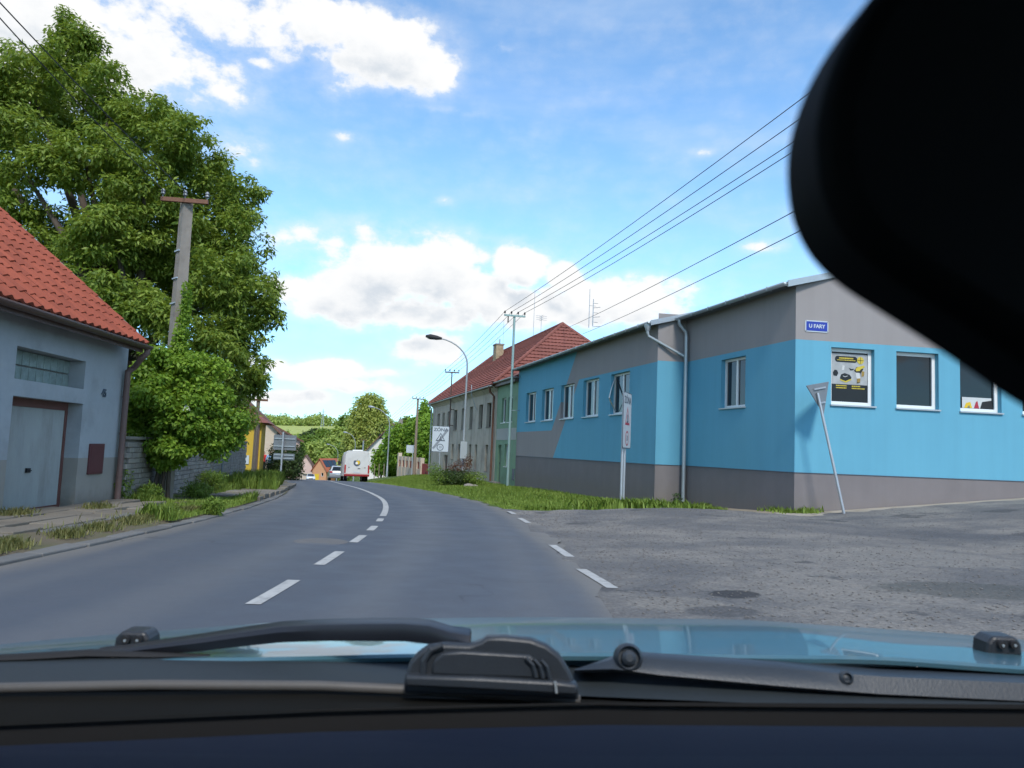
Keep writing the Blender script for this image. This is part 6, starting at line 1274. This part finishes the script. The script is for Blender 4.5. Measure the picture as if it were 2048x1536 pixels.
# wiper: moulded pivot cover and the arm leaving it to the left
WPC = mat('wiper_plastic', (.024, .029, .036), .42, .12, 12, bump=.1, bs=400, spec=.45)
YC = .80
def outline(pts, y, dx=0, dy=0): return [pxat(a+dx, c+dy, y) for a, c in pts]
o_out = [(812, 1378), (812, 1352), (822, 1318), (838, 1300), (858, 1286), (890, 1281), (940, 1283), (962, 1276), (975, 1267), (1010, 1267), (1060, 1272), (1092, 1284), (1118, 1304), (1138, 1336), (1152, 1368), (1156, 1392), (1080, 1387)]
b = MB(); b.prism(outline(o_out, YC+.024), -cfy*.016); b.build('wiper_cover', WPC, CAR, bevel=.0035, smooth=45)
inn = [(862, 1350), (866, 1322), (884, 1306), (925, 1303), (1060, 1311), (1082, 1330), (1098, 1358)]
b = MB(); b.prism(outline(inn, YC+.004), cfy*.012); wf = b.build('wiper_cover_face', WPC, CAR, bevel=.0025, smooth=45)
for k in range(3):
    pts = [(1052+15*k, 1316+2*k), (1066+14*k, 1330+2*k), (1072+14*k, 1355+2*k)]; b = MB(); b.tube([pxat(*p, YC+.002) for p in pts], .0022, 6); b.build('grip_ridge', WPC, wf)
b = MB(); b.tube([pxat(*p, YC+.006) for p in ((846, 1352), (848, 1322), (862, 1300), (885, 1291))], .0035, 8); b.build('rim', WPC, wf)
b = MB(); b.prism(outline([(810, 1352), (960, 1356), (1110, 1364), (1156, 1370), (1157, 1392), (1080, 1388), (940, 1380), (810, 1374)], YC-.004), cfy*.02); b.build('wiper_foot', WPC, CAR, bevel=.003, smooth=45)
b = MB(); b.prism(outline([(1108, 1364), (1113, 1364), (1116, 1387), (1111, 1387)], YC-.008), cfy*.003); b.build('seam', MT['zinc'], CAR)
arm = [(940, 1285, .83), (900, 1276, .835), (860, 1264, .85), (810, 1259, .87), (740, 1259, .89), (640, 1260, .92), (560, 1264, .94), (480, 1274, .95), (400, 1285, .95), (320, 1294, .95), (250, 1302, .95), (190, 1306, .95)]
rs = [.014, .012, .0125, .0125, .0125, .012, .012, .011, .010, .008, .006, .004]; rows = []
for (px, py, y), r in zip(arm, rs):
    c_ = pxat(px, py, y); rows.append([c_+cup*r*.55-cfy*.004, c_+cup*r*.85+cfy*.012, c_+cup*r*.3+cfy*.026, c_-cup*r*.95+cfy*.018, c_-cup*r*.95-cfy*.004, c_+cup*r*.1-cfy*.008, c_+cup*r*.55-cfy*.004])
b = MB(); b.grid(rows); b.add(rows[-1][:6], [(0, 1, 2, 3, 4, 5)]); b.build('wiper_arm', mat('wiper_arm_paint', (.016, .018, .024), .35, .1, 12), CAR, smooth=50)
bl_ = [(-120, 1322, .93), (60, 1315, .935), (180, 1308, .94), (300, 1311, .94), (420, 1312, .945)]; b = MB(); b.tube([pxat(*p) for p in bl_], [.006, .009, .009, .007, .003], 6, flat=.6); b.build('wiper_blade', MT['rubber'], CAR, smooth=50)
# windscreen lower edge: pale seal, black band, dashboard
b = MB(); b.tube([pxat(px, py, .83) for px, py in ((-250, 1382), (0, 1376), (300, 1370), (640, 1372), (830, 1380), (1160, 1400))], .0055, 8); b.build('windscreen_seal', mat('seal_grey', (.085, .08, .075), .5, .15, 20), CAR, smooth=True)
FR = mat('screen_edge', (.008, .0075, .006), .8, .4, 6, spec=.08)
b = MB(); P = [[pxat(px, y0+2, .845), pxat(px, y0+26, .80), pxat(px, y1, .76)] for px, y0, y1 in ((-250, 1388, 1470), (0, 1384, 1452), (640, 1378, 1424), (1200, 1398, 1410), (1300, 1404, 1412), (2300, 1414, 1420))]
b.grid(P); b.build('screen_edge', FR, CAR, smooth=True)
DASH = mat('dashboard_vinyl', (.0045, .008, .022), .75, .08, 5, bump=.3, bs=700, spec=.2)
b = MB(); P = []
for px, y1 in ((-300, 1466), (0, 1448), (640, 1420), (1200, 1406), (2350, 1412)):
    P.append([pxat(px, y1+44, .69), pxat(px, y1+50, .68), pxat(px, 1512, .62), pxat(px, 1545, .55), c3((px-1024)*.00034, .30, -.235), c3((px-1024)*.00034, .22, -.30)])
b.grid(P); b2 = MB(); b2.grid([[pxat(px, y1-2, .765), pxat(px, y1-2, .765)-cup*.10+cfy*.01, pxat(px, y1+46, .692)-cup*.10, pxat(px, y1+46, .692)-cup*.002] for px, y1 in ((-300, 1466), (0, 1448), (640, 1420), (1200, 1406), (2350, 1412))]); b2.build('dark_band_recess', MT['rubber'], CAR)  # recess added for the black band, its shade put into colour and depth
b.build('dashboard', DASH, CAR, smooth=70)
# rear-view mirror, close to the lens
YM = .17; mo_ = [(1790, -40), (1735, 22), (1680, 88), (1630, 168), (1598, 245), (1582, 320), (1584, 400), (1600, 460), (1635, 520), (1690, 572), (1760, 618), (1850, 675), (1950, 742), (2060, 815), (2400, 1000), (2700, 900), (2800, 500), (2700, 0), (2300, -250), (1900, -160)]
mo_ = [tuple(sum(w_*mo_[(i+o_) % len(mo_)][c_] for w_, o_ in zip((-.5*t+t*t-.5*t**3, 1-2.5*t*t+1.5*t**3, .5*t+2*t*t-1.5*t**3, -.5*t*t+.5*t**3), (-1, 0, 1, 2))) for c_ in (0, 1)) for i in range(len(mo_)) for t in (0, .33, .67)]
b = MB(); b.prism(outline(mo_, YM+.02, -24, 14), -cfy*.03); b.build('mirror_housing', mat('mirror_black', (.0022, .0024, .003), .75, .1, 10, spec=.15), CAR, bevel=.006, smooth=50)
b = MB(); tpm = pxat(2350, 300, YM+.03); b.tube([tpm, tpm+cfy*.12+cup*.05, tpm+cfy*.16+cup*.09], .012, 8); b.build('mirror_stem', MT['rubber'], CAR)
# cabin shell round the lens: roof, pillars, doors, floor, rear
HL = mat('headliner', (.16, .155, .15), .95, .05, 3); TRIM = mat('door_trim', (.05, .05, .055), .8, .08, 4)
b = MB(); b.grid([[c3(OX+x, y, z) for x in np.linspace(-.62, .62, 7)] for y, z in ((.22, .20), (-.2, .27), (-.9, .27), (-1.7, .22))]); o = b.build('headliner', HL, CAR, smooth=True); s = o.modifiers.new('t', 'SOLIDIFY'); s.thickness = .02
b = MB(); b.grid([[c3(OX+x, y, z) for x in np.linspace(-.64, .64, 7)] for y, z in ((.24, .225), (-.2, .295), (-.9, .295), (-1.75, .245))]); o = b.build('roof', PAINT, CAR, smooth=True)
for s in (-1, 1):
    b = MB(); b.tube([c3(OX+s*.80, .95, -.22), c3(OX+s*.72, .6, -.02), c3(OX+s*.64, .22, .21)], .035, 8); b.build('windscreen_pillar', TRIM, CAR)
    b = MB(); b.box(c3(OX+s*.80, -.35, -.52), crx*.04, cfy*1.25, cup*.33); b.build('door', PAINT, CAR, bevel=.03)
    b = MB(); b.box(c3(OX+s*.735, -.35, -.52), crx*.015, cfy*1.2, cup*.31); b.build('door_trim', TRIM, CAR)
    b = MB(); b.tube([c3(OX+s*.78, -.55, -.2), c3(OX+s*.64, -.6, .24)], .05, 6); b.build('door_pillar', TRIM, CAR)
    b = MB(); b.box(c3(OX+s*.38, -.62, -.62), crx*.24, cfy*.26, cup*.09); st_ = b.build('seat', TRIM, CAR, bevel=.05); b = MB(); b.box(c3(OX+s*.38, -.92, -.25), crx*.23, cfy*.07-cup*.02, cup*.33-cfy*.06); b.build('backrest', TRIM, st_, bevel=.05)
b = MB(); b.box(c3(OX, -.4, -.86), crx*.78, cfy*1.3, cup*.02); b.build('floor', TRIM, CAR)
b = MB(); b.box(c3(OX, -1.7, -.35), crx*.72, cfy*.05, cup*.52); b.build('tailgate', PAINT, CAR, bevel=.03)
b = MB(); b.box(c3(OX, .58, -.62), crx*.76, cfy*.03, cup*.22); b.build('bulkhead', TRIM, CAR)
